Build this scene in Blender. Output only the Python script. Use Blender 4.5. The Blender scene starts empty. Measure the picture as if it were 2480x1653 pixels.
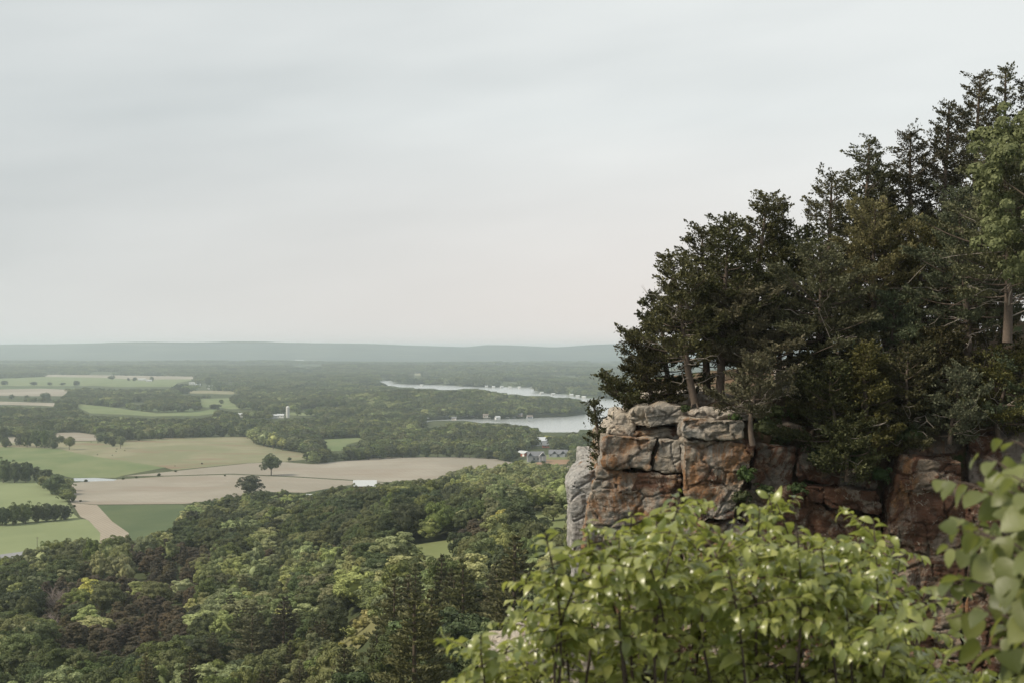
import bpy, math, random
import numpy as np
from mathutils import Vector, noise, geometry
scene = bpy.context.scene
# ------------------------------------------------------------------ camera, world, sun, exposure
H = 120.0                      # eye height above the lake
F = 50.0 / 36.0 * 2480.0       # focal length in photo pixels
CX, HY = 1240.0, 845.0         # centre column and horizon row of the photo
cam_data = bpy.data.cameras.new("camera")
cam = bpy.data.objects.new("camera", cam_data)
scene.collection.objects.link(cam)
cam.location = (0, 0, H)
cam.rotation_euler = (math.radians(90), 0, 0)
cam_data.lens = 50; cam_data.sensor_width = 36
cam_data.shift_y = (HY - 826.5) / 2480.0
cam_data.clip_start = 0.1; cam_data.clip_end = 60000
cam_data.dof.use_dof = True
cam_data.dof.focus_distance = 61.0
cam_data.dof.aperture_fstop = 4.5
scene.camera = cam
scene.render.resolution_x = 1024; scene.render.resolution_y = 682
scene.view_settings.view_transform = 'Standard'
scene.view_settings.look = 'None'
scene.view_settings.gamma = 1.0
scene.view_settings.exposure = 0.18
SUN_EL, SUN_AZ = 42.0, -108.0   # degrees; azimuth from the view direction, negative = to the left
world = bpy.data.worlds.new("World"); scene.world = world
world.use_nodes = True
wt = world.node_tree; wt.nodes.clear()
def wn(t, **k):
    n = wt.nodes.new(t)
    for a, b in k.items(): setattr(n, a, b)
    return n
def wm(op, a, b=None, c=None, clamp=False):
    n = wn('ShaderNodeMath', operation=op, use_clamp=clamp)
    for i, v in enumerate((a, b, c)):
        if v is None: continue
        if isinstance(v, (int, float)): n.inputs[i].default_value = v
        else: wt.links.new(v, n.inputs[i])
    return n.outputs[0]
def wmix(f, a, b):
    n = wn('ShaderNodeMix', data_type='RGBA')
    for i, v in ((0, f), (6, a), (7, b)):
        if isinstance(v, (int, float)): n.inputs[i].default_value = v
        elif isinstance(v, tuple): n.inputs[i].default_value = (*v, 1)
        else: wt.links.new(v, n.inputs[i])
    return n.outputs[2]
wtc = wn('ShaderNodeTexCoord'); wsep = wn('ShaderNodeSeparateXYZ')
wt.links.new(wtc.outputs['Generated'], wsep.inputs[0])
dx, dy, dz = wsep.outputs
az_ = wm('ARCTAN2', dx, dy)                     # 0 = view direction, + right
el_ = wm('ARCSINE', dz)
wcomb = wn('ShaderNodeCombineXYZ')
wt.links.new(wm('MULTIPLY', az_, 1.5), wcomb.inputs[0]); wt.links.new(wm('MULTIPLY', wm('SUBTRACT', el_, wm('MULTIPLY', az_, 0.10)), 7.0), wcomb.inputs[1])
wns = wn('ShaderNodeTexNoise'); wns.inputs['Scale'].default_value = 1.6; wns.inputs['Detail'].default_value = 3.5
wns.inputs['Roughness'].default_value = .5
wt.links.new(wcomb.outputs[0], wns.inputs['Vector'])
cl = wns.outputs['Fac']
# brightness of the cloud deck: brighter to the upper right, greyer to the left
f0 = wm('ADD', wm('ADD', wm('MULTIPLY', az_, 1.15), wm('MULTIPLY', wm('MINIMUM', el_, .5), 1.25)), wm('MULTIPLY', wm('SUBTRACT', cl, .5), 1.7))
f0 = wm('ADD', f0, .50, clamp=True)
deck = wmix(f0, (.515, .550, .552), (.750, .776, .765))
# warm band low over the horizon ahead
lowb = wm('MULTIPLY', wm('SUBTRACT', 1.0, wm('DIVIDE', el_, .16), clamp=True), wm('SUBTRACT', 1.0, wm('MULTIPLY', wm('ABSOLUTE', wm('SUBTRACT', az_, .12)), 1.6), clamp=True))
deck = wmix(wm('MULTIPLY', lowb, 1.0), deck, (.775, .705, .665))
sky = wn('ShaderNodeTexSky', sky_type='NISHITA')
sky.sun_disc = False
sky.sun_elevation = math.radians(SUN_EL); sky.sun_rotation = math.radians(SUN_AZ)
sks = wn('ShaderNodeVectorMath', operation='SCALE'); sks.inputs[3].default_value = .8
wt.links.new(sky.outputs[0], sks.inputs[0])
deck10 = wn('ShaderNodeVectorMath', operation='SCALE'); deck10.inputs[3].default_value = 10.0
wt.links.new(deck, deck10.inputs[0])
bgcol = wmix(.06, deck10.outputs[0], sks.outputs[0])
bg = wn('ShaderNodeBackground'); bg.inputs['Strength'].default_value = 0.10
wt.links.new(bgcol, bg.inputs['Color'])
wo = wn('ShaderNodeOutputWorld'); wt.links.new(bg.outputs[0], wo.inputs['Surface'])
sun_d = bpy.data.lights.new("sun", 'SUN'); sun_d.energy = 4.0; sun_d.angle = math.radians(12); sun_d.color = (1, .90, .74)
sun = bpy.data.objects.new("sun", sun_d); scene.collection.objects.link(sun)
_a, _e = math.radians(SUN_AZ), math.radians(SUN_EL)
sdir = Vector((math.sin(_a) * math.cos(_e), math.cos(_a) * math.cos(_e), math.sin(_e)))
sun.rotation_euler = (-sdir).to_track_quat('-Z', 'Y').to_euler()
sun.location = (-200, 100, 400)
scene.cycles.max_bounces = 8; scene.cycles.diffuse_bounces = 3; scene.cycles.glossy_bounces = 2
scene.cycles.transmission_bounces = 3; scene.cycles.volume_bounces = 1; scene.cycles.transparent_max_bounces = 6
scene.cycles.use_denoising = True

# ------------------------------------------------------------------ helpers
rng = np.random.default_rng(7)
random.seed(7)
col = scene.collection
protos = bpy.data.collections.new("prototypes")      # never linked: only instanced by the woods

def mesh_np(name, V, Fc, mat=None, smooth=False, k=4, mats=None, midx=None):
    me = bpy.data.meshes.new(name)
    V = np.asarray(V, dtype=np.float32).reshape(-1, 3); Fc = np.asarray(Fc, dtype=np.int32).reshape(-1, k)
    me.vertices.add(len(V)); me.vertices.foreach_set('co', V.ravel())
    me.loops.add(Fc.size); me.loops.foreach_set('vertex_index', Fc.ravel())
    me.polygons.add(len(Fc)); me.polygons.foreach_set('loop_start', np.arange(0, Fc.size, k, dtype=np.int32))
    if mats:
        for m in mats: me.materials.append(m)
        me.polygons.foreach_set('material_index', np.asarray(midx, dtype=np.int32))
    elif mat: me.materials.append(mat)
    me.polygons.foreach_set('use_smooth', np.full(len(Fc), smooth, dtype=bool))
    me.update(calc_edges=True); me.validate()
    return me
def link(o, parent=None):
    col.objects.link(o)
    if parent is not None: o.parent = parent
    return o
def ob(name, me, parent=None, loc=None):
    o = bpy.data.objects.new(name, me)
    if loc is not None: o.location = loc
    return link(o, parent)
def empty(name, loc=(0, 0, 0), rz=0, sc=1.0):
    o = bpy.data.objects.new(name, None); o.location = loc; o.rotation_euler = (0, 0, rz)
    o.scale = (sc, sc, sc) if isinstance(sc, (int, float)) else sc
    o.empty_display_size = .5
    return link(o)
def tag(o, label=None, cat=None, group=None, kind=None):
    if label: o['label'] = label
    if cat: o['category'] = cat
    if group: o['group'] = group
    if kind: o['kind'] = kind
    return o

class Geo:
    def __init__(s): s.v = []; s.f = []; s.n = 0
    def add(s, V, Fc):
        V = np.asarray(V, float).reshape(-1, 3); Fc = np.asarray(Fc, int).reshape(-1, 4)
        s.v.append(V); s.f.append(Fc + s.n); s.n += len(V)
    def tube(s, pts, rad, n=6):
        P = np.asarray(pts, float); R = np.asarray(rad, float) * np.ones(len(P))
        T = np.gradient(P, axis=0); T /= np.linalg.norm(T, axis=1, keepdims=True) + 1e-9
        ref = np.where(np.abs(T[:, 2:3]) < .9, np.array([[0, 0, 1.]]), np.array([[1., 0, 0]]))
        A = np.cross(T, ref); A /= np.linalg.norm(A, axis=1, keepdims=True) + 1e-9
        B = np.cross(T, A)
        a = np.arange(n) * 2 * np.pi / n
        V = P[:, None] + R[:, None, None] * (np.cos(a)[None, :, None] * A[:, None] + np.sin(a)[None, :, None] * B[:, None])
        m = len(P); i = np.arange(m - 1)[:, None] * n; j = np.arange(n)[None]; j2 = (j + 1) % n
        Fc = np.stack([i + j, i + j2, i + n + j2, i + n + j], -1).reshape(-1, 4)
        s.add(V.reshape(-1, 3), Fc)
    def box(s, c, size, rz=0):
        x, y, z = [q / 2 for q in size]
        V = np.array([[a * x, b * y, d * z] for d in (-1, 1) for b in (-1, 1) for a in (-1, 1)], float)
        cr, sr = math.cos(rz), math.sin(rz)
        V = np.stack([V[:, 0] * cr - V[:, 1] * sr, V[:, 0] * sr + V[:, 1] * cr, V[:, 2]], 1) + np.array(c)
        s.add(V, [[0, 2, 3, 1], [4, 5, 7, 6], [0, 1, 5, 4], [2, 6, 7, 3], [0, 4, 6, 2], [1, 3, 7, 5]])
    def quads(s, C, U, W):
        """rhombic leaves: centres C, half-axes U (long) and W (short)"""
        V = np.stack([C - U, C - W + U * .15, C + U, C + W + U * .15], 1).reshape(-1, 3)
        s.add(V, np.arange(len(C) * 4).reshape(-1, 4))
    def mesh(s, name, mat, smooth=False):
        return mesh_np(name, np.concatenate(s.v), np.concatenate(s.f), mat, smooth)
def unit(a): return a / (np.linalg.norm(a, axis=-1, keepdims=True) + 1e-9)

# ------------------------------------------------------------------ materials
def new_mat(name, rough=.9, spec=.2):
    m = bpy.data.materials.new(name); m.use_nodes = True
    nt = m.node_tree; b = nt.nodes['Principled BSDF']
    b.inputs['Roughness'].default_value = rough
    b.inputs['Specular IOR Level'].default_value = spec
    return m, nt, b
class NT:
    def __init__(s, nt): s.t = nt
    def n(s, t, **k):
        n = s.t.nodes.new(t)
        for a, b in k.items(): setattr(n, a, b)
        return n
    def put(s, v, sock):
        if isinstance(v, (int, float)): sock.default_value = v
        elif isinstance(v, tuple): sock.default_value = (*v, 1) if len(v) == 3 and sock.type == 'RGBA' else v
        else: s.t.links.new(v, sock)
    def math(s, op, a, b=0., clamp=False):
        n = s.n('ShaderNodeMath', operation=op, use_clamp=clamp); s.put(a, n.inputs[0]); s.put(b, n.inputs[1]); return n.outputs[0]
    def mix(s, f, a, b, mode='MIX'):
        n = s.n('ShaderNodeMix', data_type='RGBA', blend_type=mode); s.put(f, n.inputs[0]); s.put(a, n.inputs[6]); s.put(b, n.inputs[7]); return n.outputs[2]
    def noise(s, vec, scale, detail=4, rough=.55, dist=0.):
        n = s.n('ShaderNodeTexNoise'); s.put(scale, n.inputs['Scale']); s.put(detail, n.inputs['Detail']); s.put(rough, n.inputs['Roughness']); s.put(dist, n.inputs['Distortion'])
        if vec is not None: s.put(vec, n.inputs['Vector'])
        return n.outputs['Fac']
    def ramp(s, f, lo, hi, a=0., b=1.):
        n = s.n('ShaderNodeMapRange'); n.clamp = True
        s.put(f, n.inputs[0]); s.put(lo, n.inputs[1]); s.put(hi, n.inputs[2]); s.put(a, n.inputs[3]); s.put(b, n.inputs[4]); return n.outputs[0]
    def pos(s): return s.n('ShaderNodeNewGeometry').outputs['Position']
    def obj(s): return s.n('ShaderNodeTexCoord').outputs['Object']
    def scaled(s, vec, sc, rot=(0, 0, 0)):
        n = s.n('ShaderNodeMapping'); n.inputs['Scale'].default_value = sc; n.inputs['Rotation'].default_value = rot; s.put(vec, n.inputs[0]); return n.outputs[0]
    def bump(s, h, strength, dist):
        n = s.n('ShaderNodeBump'); n.inputs['Strength'].default_value = strength; n.inputs['Distance'].default_value = dist; s.put(h, n.inputs['Height']); return n.outputs[0]

def foliage_mat(name, c1, c2, trans=.2, clump=1.2, rough=.6, spec=.25, c3=None):
    m, nt, b = new_mat(name, rough, spec); t = NT(nt)
    inf = t.n('ShaderNodeObjectInfo').outputs['Random']
    geo = t.n('ShaderNodeNewGeometry')
    c = t.mix(t.noise(t.obj(), 1 / clump, 2), c1, c2)
    c = t.mix(t.math('MULTIPLY', t.math('POWER', geo.outputs['Random Per Island'], 1.6), .85), c, c3 or tuple(q * 1.7 for q in c2))
    hsv = t.n('ShaderNodeHueSaturation')
    t.put(t.ramp(inf, 0., 1., .475, .53), hsv.inputs['Hue']); t.put(t.ramp(t.math('FRACT', t.math('MULTIPLY', inf, 7.31)), 0, 1, .62, 1.4), hsv.inputs['Value'])
    t.put(t.ramp(t.math('FRACT', t.math('MULTIPLY', inf, 3.7)), 0, 1, .8, 1.1), hsv.inputs['Saturation'])
    t.put(c, hsv.inputs['Color']); c = hsv.outputs[0]
    t.put(c, b.inputs['Base Color'])
    tr = t.n('ShaderNodeBsdfTranslucent'); t.put(t.mix(.5, c, tuple(min(1, q * 1.4) for q in c2)), tr.inputs['Color'])
    mx = t.n('ShaderNodeMixShader'); mx.inputs[0].default_value = trans
    nt.links.new(b.outputs[0], mx.inputs[1]); nt.links.new(tr.outputs[0], mx.inputs[2])
    nt.links.new(mx.outputs[0], nt.nodes['Material Output'].inputs[0])
    return m
def plain_mat(name, c, rough=.8, spec=.2, var=.15, scale=2., metallic=0):
    m, nt, b = new_mat(name, rough, spec); t = NT(nt)
    n = t.noise(t.obj(), scale, 4)
    t.put(t.mix(n, tuple(q * (1 - var) for q in c), tuple(min(1, q * (1 + var)) for q in c)), b.inputs['Base Color'])
    b.inputs['Metallic'].default_value = metallic
    return m
def land_mat(name, ca, cb, s1=.012, s2=.09, cc=None, rows=0., rowang=0., patch=.5, lo=.35, hi=.65):
    """field or meadow: two tones in broad soft patches, a fine tone, optional drilled rows"""
    m, nt, b = new_mat(name, .95, .05); t = NT(nt); p = t.pos()
    n1 = t.ramp(t.noise(t.scaled(p, (1, .55, 1)), s1, 4, .6, .4), lo, hi); n2 = t.noise(p, s2, 4, .6)
    c = t.mix(n1, ca, cb)
    if cc: c = t.mix(t.ramp(t.noise(t.scaled(p, (.6, 1.6, 1), (0, 0, .3)), s1 * 1.7, 3), .52, .7), c, cc)
    c = t.mix(t.math('MULTIPLY', n2, patch), c, tuple(q * .62 for q in ca))
    if rows:
        w = t.n('ShaderNodeTexWave'); w.inputs['Scale'].default_value = rows; w.inputs['Distortion'].default_value = 1.2
        w.inputs['Detail'].default_value = 1.5; w.inputs['Detail Scale'].default_value = .1
        t.put(t.scaled(p, (1, 1, 0), (0, 0, rowang)), w.inputs['Vector'])
        c = t.mix(t.math('MULTIPLY', w.outputs['Fac'], .30), c, tuple(q * .6 for q in ca))
    t.put(c, b.inputs['Base Color'])
    t.put(t.bump(t.noise(p, .5, 3), .5, .3), b.inputs['Normal'])
    return m

M = {}
M['floor'] = land_mat('woodland_floor', (.055, .070, .032), (.085, .095, .048), .02, .2)
M['meadow'] = land_mat('meadow_grass', (.15, .175, .075), (.20, .215, .10), .03, .3)
M['pale'] = land_mat('bright_crop', (.175, .205, .105), (.21, .24, .125), .015, .2, patch=.12)
M['green'] = land_mat('green_pasture', (.125, .165, .075), (.185, .205, .105), .02, .25, patch=.3)
M['dkgreen'] = land_mat('dark_green_crop', (.080, .108, .055), (.105, .13, .065), .02, .25, patch=.25)
M['mixed'] = land_mat('worn_pasture', (.19, .195, .115), (.25, .235, .155), .012, .15, cc=(.22, .155, .11), patch=.35, lo=.42, hi=.58)
M['tan'] = land_mat('dry_tilled_earth', (.27, .245, .20), (.35, .32, .27), .007, .10, cc=(.27, .225, .18), rows=.05, rowang=.35, patch=.26, lo=.42, hi=.60)
M['tan2'] = land_mat('tilled_strip_earth', (.29, .25, .20), (.33, .29, .235), .03, .4, rows=.12, rowang=-.5, patch=.2)
M['brown'] = land_mat('bare_red_earth', (.26, .17, .11), (.32, .22, .15), .03, .3)
M['yellow'] = land_mat('dry_yellow_grass', (.16, .155, .07), (.21, .195, .095), .08, .6)
M['road'] = land_mat('asphalt', (.22, .22, .23), (.26, .26, .27), .05, .5, patch=.2)
M['hillwood'] = land_mat('far_wooded_hill', (.038, .050, .038), (.070, .084, .062), .0016, .012, cc=(.12, .125, .09), patch=.5, lo=.45, hi=.6)
m, nt, b = new_mat('lake_water', .22, .6); t = NT(nt); b.inputs['Base Color'].default_value = (.30, .32, .32, 1)
b.inputs['IOR'].default_value = 2.4
t.put(t.bump(t.noise(t.scaled(t.pos(), (1, .5, 1)), .15, 3), .18, .4), b.inputs['Normal']); M['water'] = m

# ------------------------------------------------------------------ terrain
def vnoise(x, y, seed=0):
    xi = np.floor(x).astype(np.int64); yi = np.floor(y).astype(np.int64); fx = x - xi; fy = y - yi
    fx = fx * fx * (3 - 2 * fx); fy = fy * fy * (3 - 2 * fy)
    def h(a, b):
        q = (a * 374761393 + b * 668265263 + seed * 1442695041) & 0x7fffffff
        q = ((q ^ (q >> 13)) * 1274126177) & 0x7fffffff
        return ((q ^ (q >> 16)) & 0xffff) / 65535.0 * 2 - 1
    return (h(xi, yi) * (1 - fx) + h(xi + 1, yi) * fx) * (1 - fy) + (h(xi, yi + 1) * (1 - fx) + h(xi + 1, yi + 1) * fx) * fy
FX = [0, 137, 242, 306, 421, 527, 632, 738, 843, 927, 1054, 1117, 1250, 1423, 2480]
FD = [705, 760, 795, 870, 955, 1000, 1085, 1080, 1130, 1140, 1140, 1215, 1270, 1280, 1280]
def woods_edge(px): return np.interp(px, FX, FD)
CRX = [0, 113, 268, 320, 452, 565, 760, 814, 950, 1128, 1176, 1218, 1337, 1420, 1500, 1800, 2480]
CRY = [838, 837, 831, 831, 833, 830, 831, 832, 835.5, 840, 835.5, 836, 842, 837, 834.5, 833, 836]
def sstep(a, b, x): t = np.clip((x - a) / (b - a), 0, 1); return t * t * (3 - 2 * t)
def height(x, y):
    x = np.asarray(x, float); y = np.asarray(y, float); d = np.maximum(y, 1.0)
    px = CX + F * x / d
    D = woods_edge(px)
    z250 = np.interp(px, [0, 700, 950, 1400], [42, 44, 68, 72])
    w = np.interp(d, [0, 8, 14, 30, 60, 120, 180, 250], [1, 1, .86, .62, .42, .2, .09, 0])
    zn = z250 + (116.3 - z250) * w
    s = np.clip((d - 250) / (D - 250), 0, 1)
    zh = np.where(d < 250, zn, 5 + (z250 - 5) * (1 - s))
    hill = np.clip(sstep(150, 350, d), 0, 1) * (1 - sstep(D * .85, D, d))
    zh = zh + hill * (5.0 * vnoise(x / 85, y / 110, 3) + 2.4 * vnoise(x / 36, y / 46, 4))
    val = 2.0 * vnoise(x / 260, y / 330, 5) + .7 * vnoise(x / 90, y / 110, 6)
    val = val * sstep(D, D + 150, d) * (1 - .45 * sstep(2000, 2400, d) * (1 - sstep(3600, 4200, d)))
    far = np.interp(d, [0, 4500, 6000, 11500], [0, 0, 4, 22]) + sstep(5000, 8000, d) * (15 * vnoise(x / 1600 + .3, y / 620, 8) + 6 * vnoise(x / 500, y / 250, 9))
    g = 20 * np.exp(-((x + 124) / 170) ** 2 - ((y - 3050) / 190) ** 2) + 5 * np.exp(-((x + 100) / 300) ** 2 - ((y - 3000) / 220) ** 2)
    cz = 120 + (845 - np.interp(px, CRX, CRY)) / F * 14500
    rid = sstep(11800, 14500, d) * (cz - 24)
    rid = rid + sstep(11800, 13200, d) * (14 * vnoise(x / 700, y / 500, 12) + 2.5 * vnoise(x / 60, y / 400, 13)) * (1 - .75 * sstep(13800, 14500, d)) - sstep(14500, 17500, d) * 60
    return zh + val + far + g + rid
def px2g(pts, z0=None):
    """photo pixels -> the point where that sight line meets the land (or the level z0)"""
    out = []
    ds = np.exp(np.linspace(math.log(150), math.log(16500), 6000))
    for (px, py) in pts:
        sl = (py - HY) / F; u = (px - CX) / F
        if z0 is not None: d = (H - z0) / max(sl, 1e-4); out.append((u * d, d)); continue
        zr = H - sl * ds; hit = np.nonzero(zr <= height(u * ds, ds))[0]
        d = ds[hit[0]] if len(hit) else 16000.
        out.append((u * d, d))
    return out
def gpt(px, py):
    x, y = px2g([(px, py)])[0]; return x, y, float(height(x, y))
def inpoly(x, y, P):
    P = np.asarray(P); c = np.zeros(np.shape(x), bool); j = len(P) - 1
    for i in range(len(P)):
        xi, yi = P[i]; xj, yj = P[j]
        with np.errstate(divide='ignore', invalid='ignore'):
            c ^= ((yi > y) != (yj > y)) & (x < (xj - xi) * (y - yi) / (yj - yi + 1e-12) + xi)
        j = i
    return c
LAKE = px2g([(905, 917), (922, 919), (953, 922), (963, 928), (1000, 930), (1079, 931.5), (1160, 936), (1305, 937), (1305, 949), (1345, 952), (1386, 955), (1402, 960), (1460, 965), (1560, 970), (1900, 985),
 (1900, 1030), (1450, 1038), (1428, 1046), (1395, 1050), (1360, 1056), (1321, 1052), (1300, 1040), (1262, 1030), (1205, 1026), (1130, 1022), (1037, 1023), (1021, 1017), (1090, 1014), (1224, 1014), (1289, 1011), (1370, 1008), (1425, 1001), (1431, 992), (1418, 976),
 (1405, 967), (1330, 961), (1244, 957), (1208, 951), (1157, 941), (1080, 945), (1027, 942), (985, 938), (940, 934), (915, 923)], 0.0)
FIELDS = [  # name, material, photo outline   (first match wins)
 ('road', 'road', [(0, 1342), (60, 1334), (125, 1325), (125, 1337), (60, 1350), (0, 1366)]),
 ('stream', 'water', [(178, 1157), (230, 1156), (284, 1160), (276, 1163), (215, 1165), (180, 1164)]),
 ('dirt_field', 'tan2', [(172, 1217), (235, 1222), (272, 1262), (312, 1290), (300, 1330), (240, 1330), (243, 1290), (215, 1260), (195, 1251), (182, 1230)]),
 ('crop_field', 'pale', [(-300, 1310), (0, 1272), (120, 1262), (190, 1254), (212, 1258), (245, 1290), (245, 1320), (125, 1325), (60, 1334), (0, 1342), (-300, 1380)]),
 ('crop_field', 'pale', [(-300, 1168), (0, 1166), (95, 1165), (115, 1180), (150, 1200), (165, 1217), (180, 1245), (190, 1253), (120, 1260), (0, 1270), (-300, 1305)]),
 ('dark_crop_field', 'dkgreen', [(235, 1223), (440, 1221), (470, 1240), (400, 1290), (315, 1310), (272, 1262)]),
 ('tilled_field', 'tan', [(178, 1168), (280, 1160), (400, 1153), (560, 1148), (720, 1155), (930, 1168), (927, 1170), (843, 1174), (738, 1192), (632, 1190), (550, 1207), (450, 1219), (235, 1221), (172, 1216), (165, 1200), (170, 1180)]),
 ('tilled_field', 'tan', [(300, 1152), (420, 1140), (600, 1121), (690, 1118), (755, 1123), (830, 1115), (950, 1106), (1100, 1105), (1190, 1108), (1240, 1119), (1290, 1126), (1420, 1128), (1420, 1133), (1250, 1134), (1117, 1142), (1054, 1168), (930, 1166), (720, 1153), (560, 1146), (400, 1151)]),
 ('green_pasture', 'green', [(-300, 1085), (0, 1082), (140, 1085), (200, 1100), (300, 1115), (400, 1131), (300, 1150), (280, 1156), (175, 1156), (100, 1140), (0, 1135), (-300, 1140)]),
 ('worn_pasture', 'mixed', [(-300, 1070), (120, 1070), (200, 1068), (300, 1066), (380, 1060), (600, 1056), (620, 1075), (690, 1090), (735, 1096), (757, 1110), (690, 1117), (600, 1120), (420, 1138), (400, 1131), (300, 1115), (200, 1100), (140, 1085), (-300, 1082)]),
 ('dry_field', 'tan', [(125, 1048), (180, 1045), (235, 1052), (240, 1066), (190, 1067), (130, 1060)]),
 ('dry_field', 'tan', [(15, 1056), (45, 1057), (38, 1073), (18, 1070)]),
 ('far_pasture', 'green', [(180, 976), (220, 980), (270, 985), (320, 992), (380, 1000), (480, 996), (525, 988), (525, 1000), (480, 1006), (365, 1007), (300, 1003), (220, 1000), (190, 986)]),
 ('far_tan_strip', 'tan', [(-300, 972), (0, 971), (140, 975), (140, 984), (100, 981), (0, 979), (-300, 978)]),
 ('far_pasture', 'dkgreen', [(320, 989), (400, 989), (480, 988), (480, 994), (400, 996), (330, 993)]),
 ('far_field', 'tan', [(80, 906), (200, 907), (300, 908), (490, 911), (480, 917), (350, 918), (250, 914), (100, 911)]),
 ('far_green_field', 'green', [(-300, 916), (0, 916), (100, 911), (250, 914), (350, 918), (480, 917), (430, 926), (420, 935), (280, 936), (230, 933), (150, 934), (0, 934), (-300, 934)]),
 ('far_tan_field', 'tan', [(-300, 945), (0, 942), (100, 940), (168, 943), (160, 951), (150, 958), (60, 958), (0, 957), (-300, 957)]),
 ('far_green_field', 'dkgreen', [(-300, 936), (0, 936), (180, 937), (190, 942), (100, 940), (0, 942), (-300, 944)]),
 ('far_tan_field', 'mixed', [(425, 948), (470, 944), (560, 946), (598, 948), (560, 954), (500, 952), (440, 952)]),
 ('far_green_field', 'green', [(478, 966), (520, 964), (560, 963), (560, 974), (575, 983), (700, 985), (560, 990), (525, 985), (485, 985)]),
 ('far_green_field', 'green', [(700, 998), (760, 999), (780, 1003), (740, 1006), (700, 1004)]),
 ('clearing', 'green', [(762, 1066), (800, 1062), (885, 1058), (868, 1068), (838, 1076), (835, 1090), (795, 1092), (790, 1076)]),
 ('far_field', 'tan', [(1290, 896), (1340, 896), (1418, 904), (1400, 908), (1330, 902)]),
 ('far_field', 'mixed', [(980, 905), (1030, 902), (1060, 906), (1000, 909)]),
 ('far_field', 'tan', [(535, 917), (580, 915), (575, 921), (545, 923)]),
 ('far_field', 'mixed', [(700, 873), (780, 872), (790, 876), (720, 877)]),
 ('far_field', 'mixed', [(200, 887), (270, 889), (260, 894), (210, 892)]),
 ('lawn', 'meadow', [(1242, 1117), (1275, 1112), (1325, 1100), (1382, 1102), (1384, 1112), (1325, 1112), (1290, 1122)]),
 ('bare_earth', 'brown', [(1285, 1123), (1325, 1112), (1384, 1112), (1384, 1122), (1335, 1125)]),
 ('clearing', 'meadow', [(930, 1345), (985, 1322), (1065, 1310), (1115, 1305), (1112, 1345), (1060, 1358), (1050, 1385), (1010, 1385), (1000, 1360)]),
 ('clearing', 'meadow', [(1250, 1242), (1300, 1236), (1390, 1248), (1400, 1290), (1320, 1292), (1255, 1275)]),
 ('grass_slope', 'yellow', [(800, 1560), (850, 1500), (905, 1475), (925, 1510), (880, 1560), (845, 1590), (815, 1600)]),
]
FW = []
for nm, mt, pts in FIELDS:
    q = []
    for i in range(len(pts)):
        a, b2 = pts[i], pts[(i + 1) % len(pts)]
        k = 3 if abs(a[0] - b2[0]) > 40 else 1
        for s_ in range(k): q.append((a[0] + (b2[0] - a[0]) * s_ / k, a[1] + (b2[1] - a[1]) * s_ / k))
    FW.append((nm, mt, px2g(q)))
print('fields ok')
# ground sheet: radiating rows, with every field outline cut into it
us = np.tan(np.linspace(-.62, .62, 170)); ds = np.exp(np.linspace(math.log(3.0), math.log(17500), 250))
UU, DD = np.meshgrid(us, ds); gx = (UU * DD).ravel(); gy = DD.ravel()
pts2 = [Vector((a, b_)) for a, b_ in zip(gx, gy)]
edges = []
for ring in [LAKE] + [w_[2] for w_ in FW]:
    R_ = []
    for i in range(len(ring)):
        a = np.array(ring[i]); b_ = np.array(ring[(i + 1) % len(ring)])
        k = max(1, int(np.linalg.norm(b_ - a) / 60))
        for s_ in range(k): R_.append(a + (b_ - a) * s_ / k)
    s0 = len(pts2)
    pts2 += [Vector(tuple(p)) for p in R_]
    edges += [(s0 + i, s0 + (i + 1) % len(R_)) for i in range(len(R_))]
import time; _t = time.time()
hull = [0, len(us) - 1, len(gx) - 1, len(gx) - len(us)]
ov, oe, of, *_ = geometry.delaunay_2d_cdt(pts2, edges, [], 0, 1e-3, False)
print('cdt', time.time() - _t, len(ov), len(of))
OV = np.array([tuple(v) for v in ov]); OF = np.array([tuple(f) for f in of if len(f) == 3])
C2 = OV[OF].mean(1)
inlake = inpoly(C2[:, 0], C2[:, 1], LAKE)
reg = np.full(len(OF), -1)
for i, (nm, mt, w_) in enumerate(FW):
    reg = np.where((reg < 0) & ~inlake & inpoly(C2[:, 0], C2[:, 1], w_), i, reg)
Z = height(OV[:, 0], OV[:, 1])
lakev = np.zeros(len(OV), bool); lakev[OF[inlake].ravel()] = True
Z = np.where(~lakev & (OV[:, 1] > 1900) & (OV[:, 1] < 7000), np.maximum(Z, 1.2), Z)
GZ = np.where(lakev, -1.5, Z)
midx = np.where(C2[:, 1] > 9500, 1, 0)
gme = mesh_np('ground', np.c_[OV, GZ], OF, k=3, smooth=True, mats=[M['floor'], M['hillwood']], midx=midx)
tag(ob('ground', gme), kind='structure')
def sub(name, sel, mat, zoff, zfix=None, kind='structure'):
    f = OF[sel]; u, inv = np.unique(f, return_inverse=True)
    V = np.c_[OV[u], GZ[u] + zoff if zfix is None else np.full(len(u), zfix)]
    return tag(ob(name, mesh_np(name, V, inv.reshape(-1, 3), mat, True, 3)), kind=kind)
sub('lake', inlake, M['water'], 0, 0.0)
for i, (nm, mt, w_) in enumerate(FW):
    s_ = reg == i
    if s_.any(): sub(nm, s_, M[mt], .12)
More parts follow.
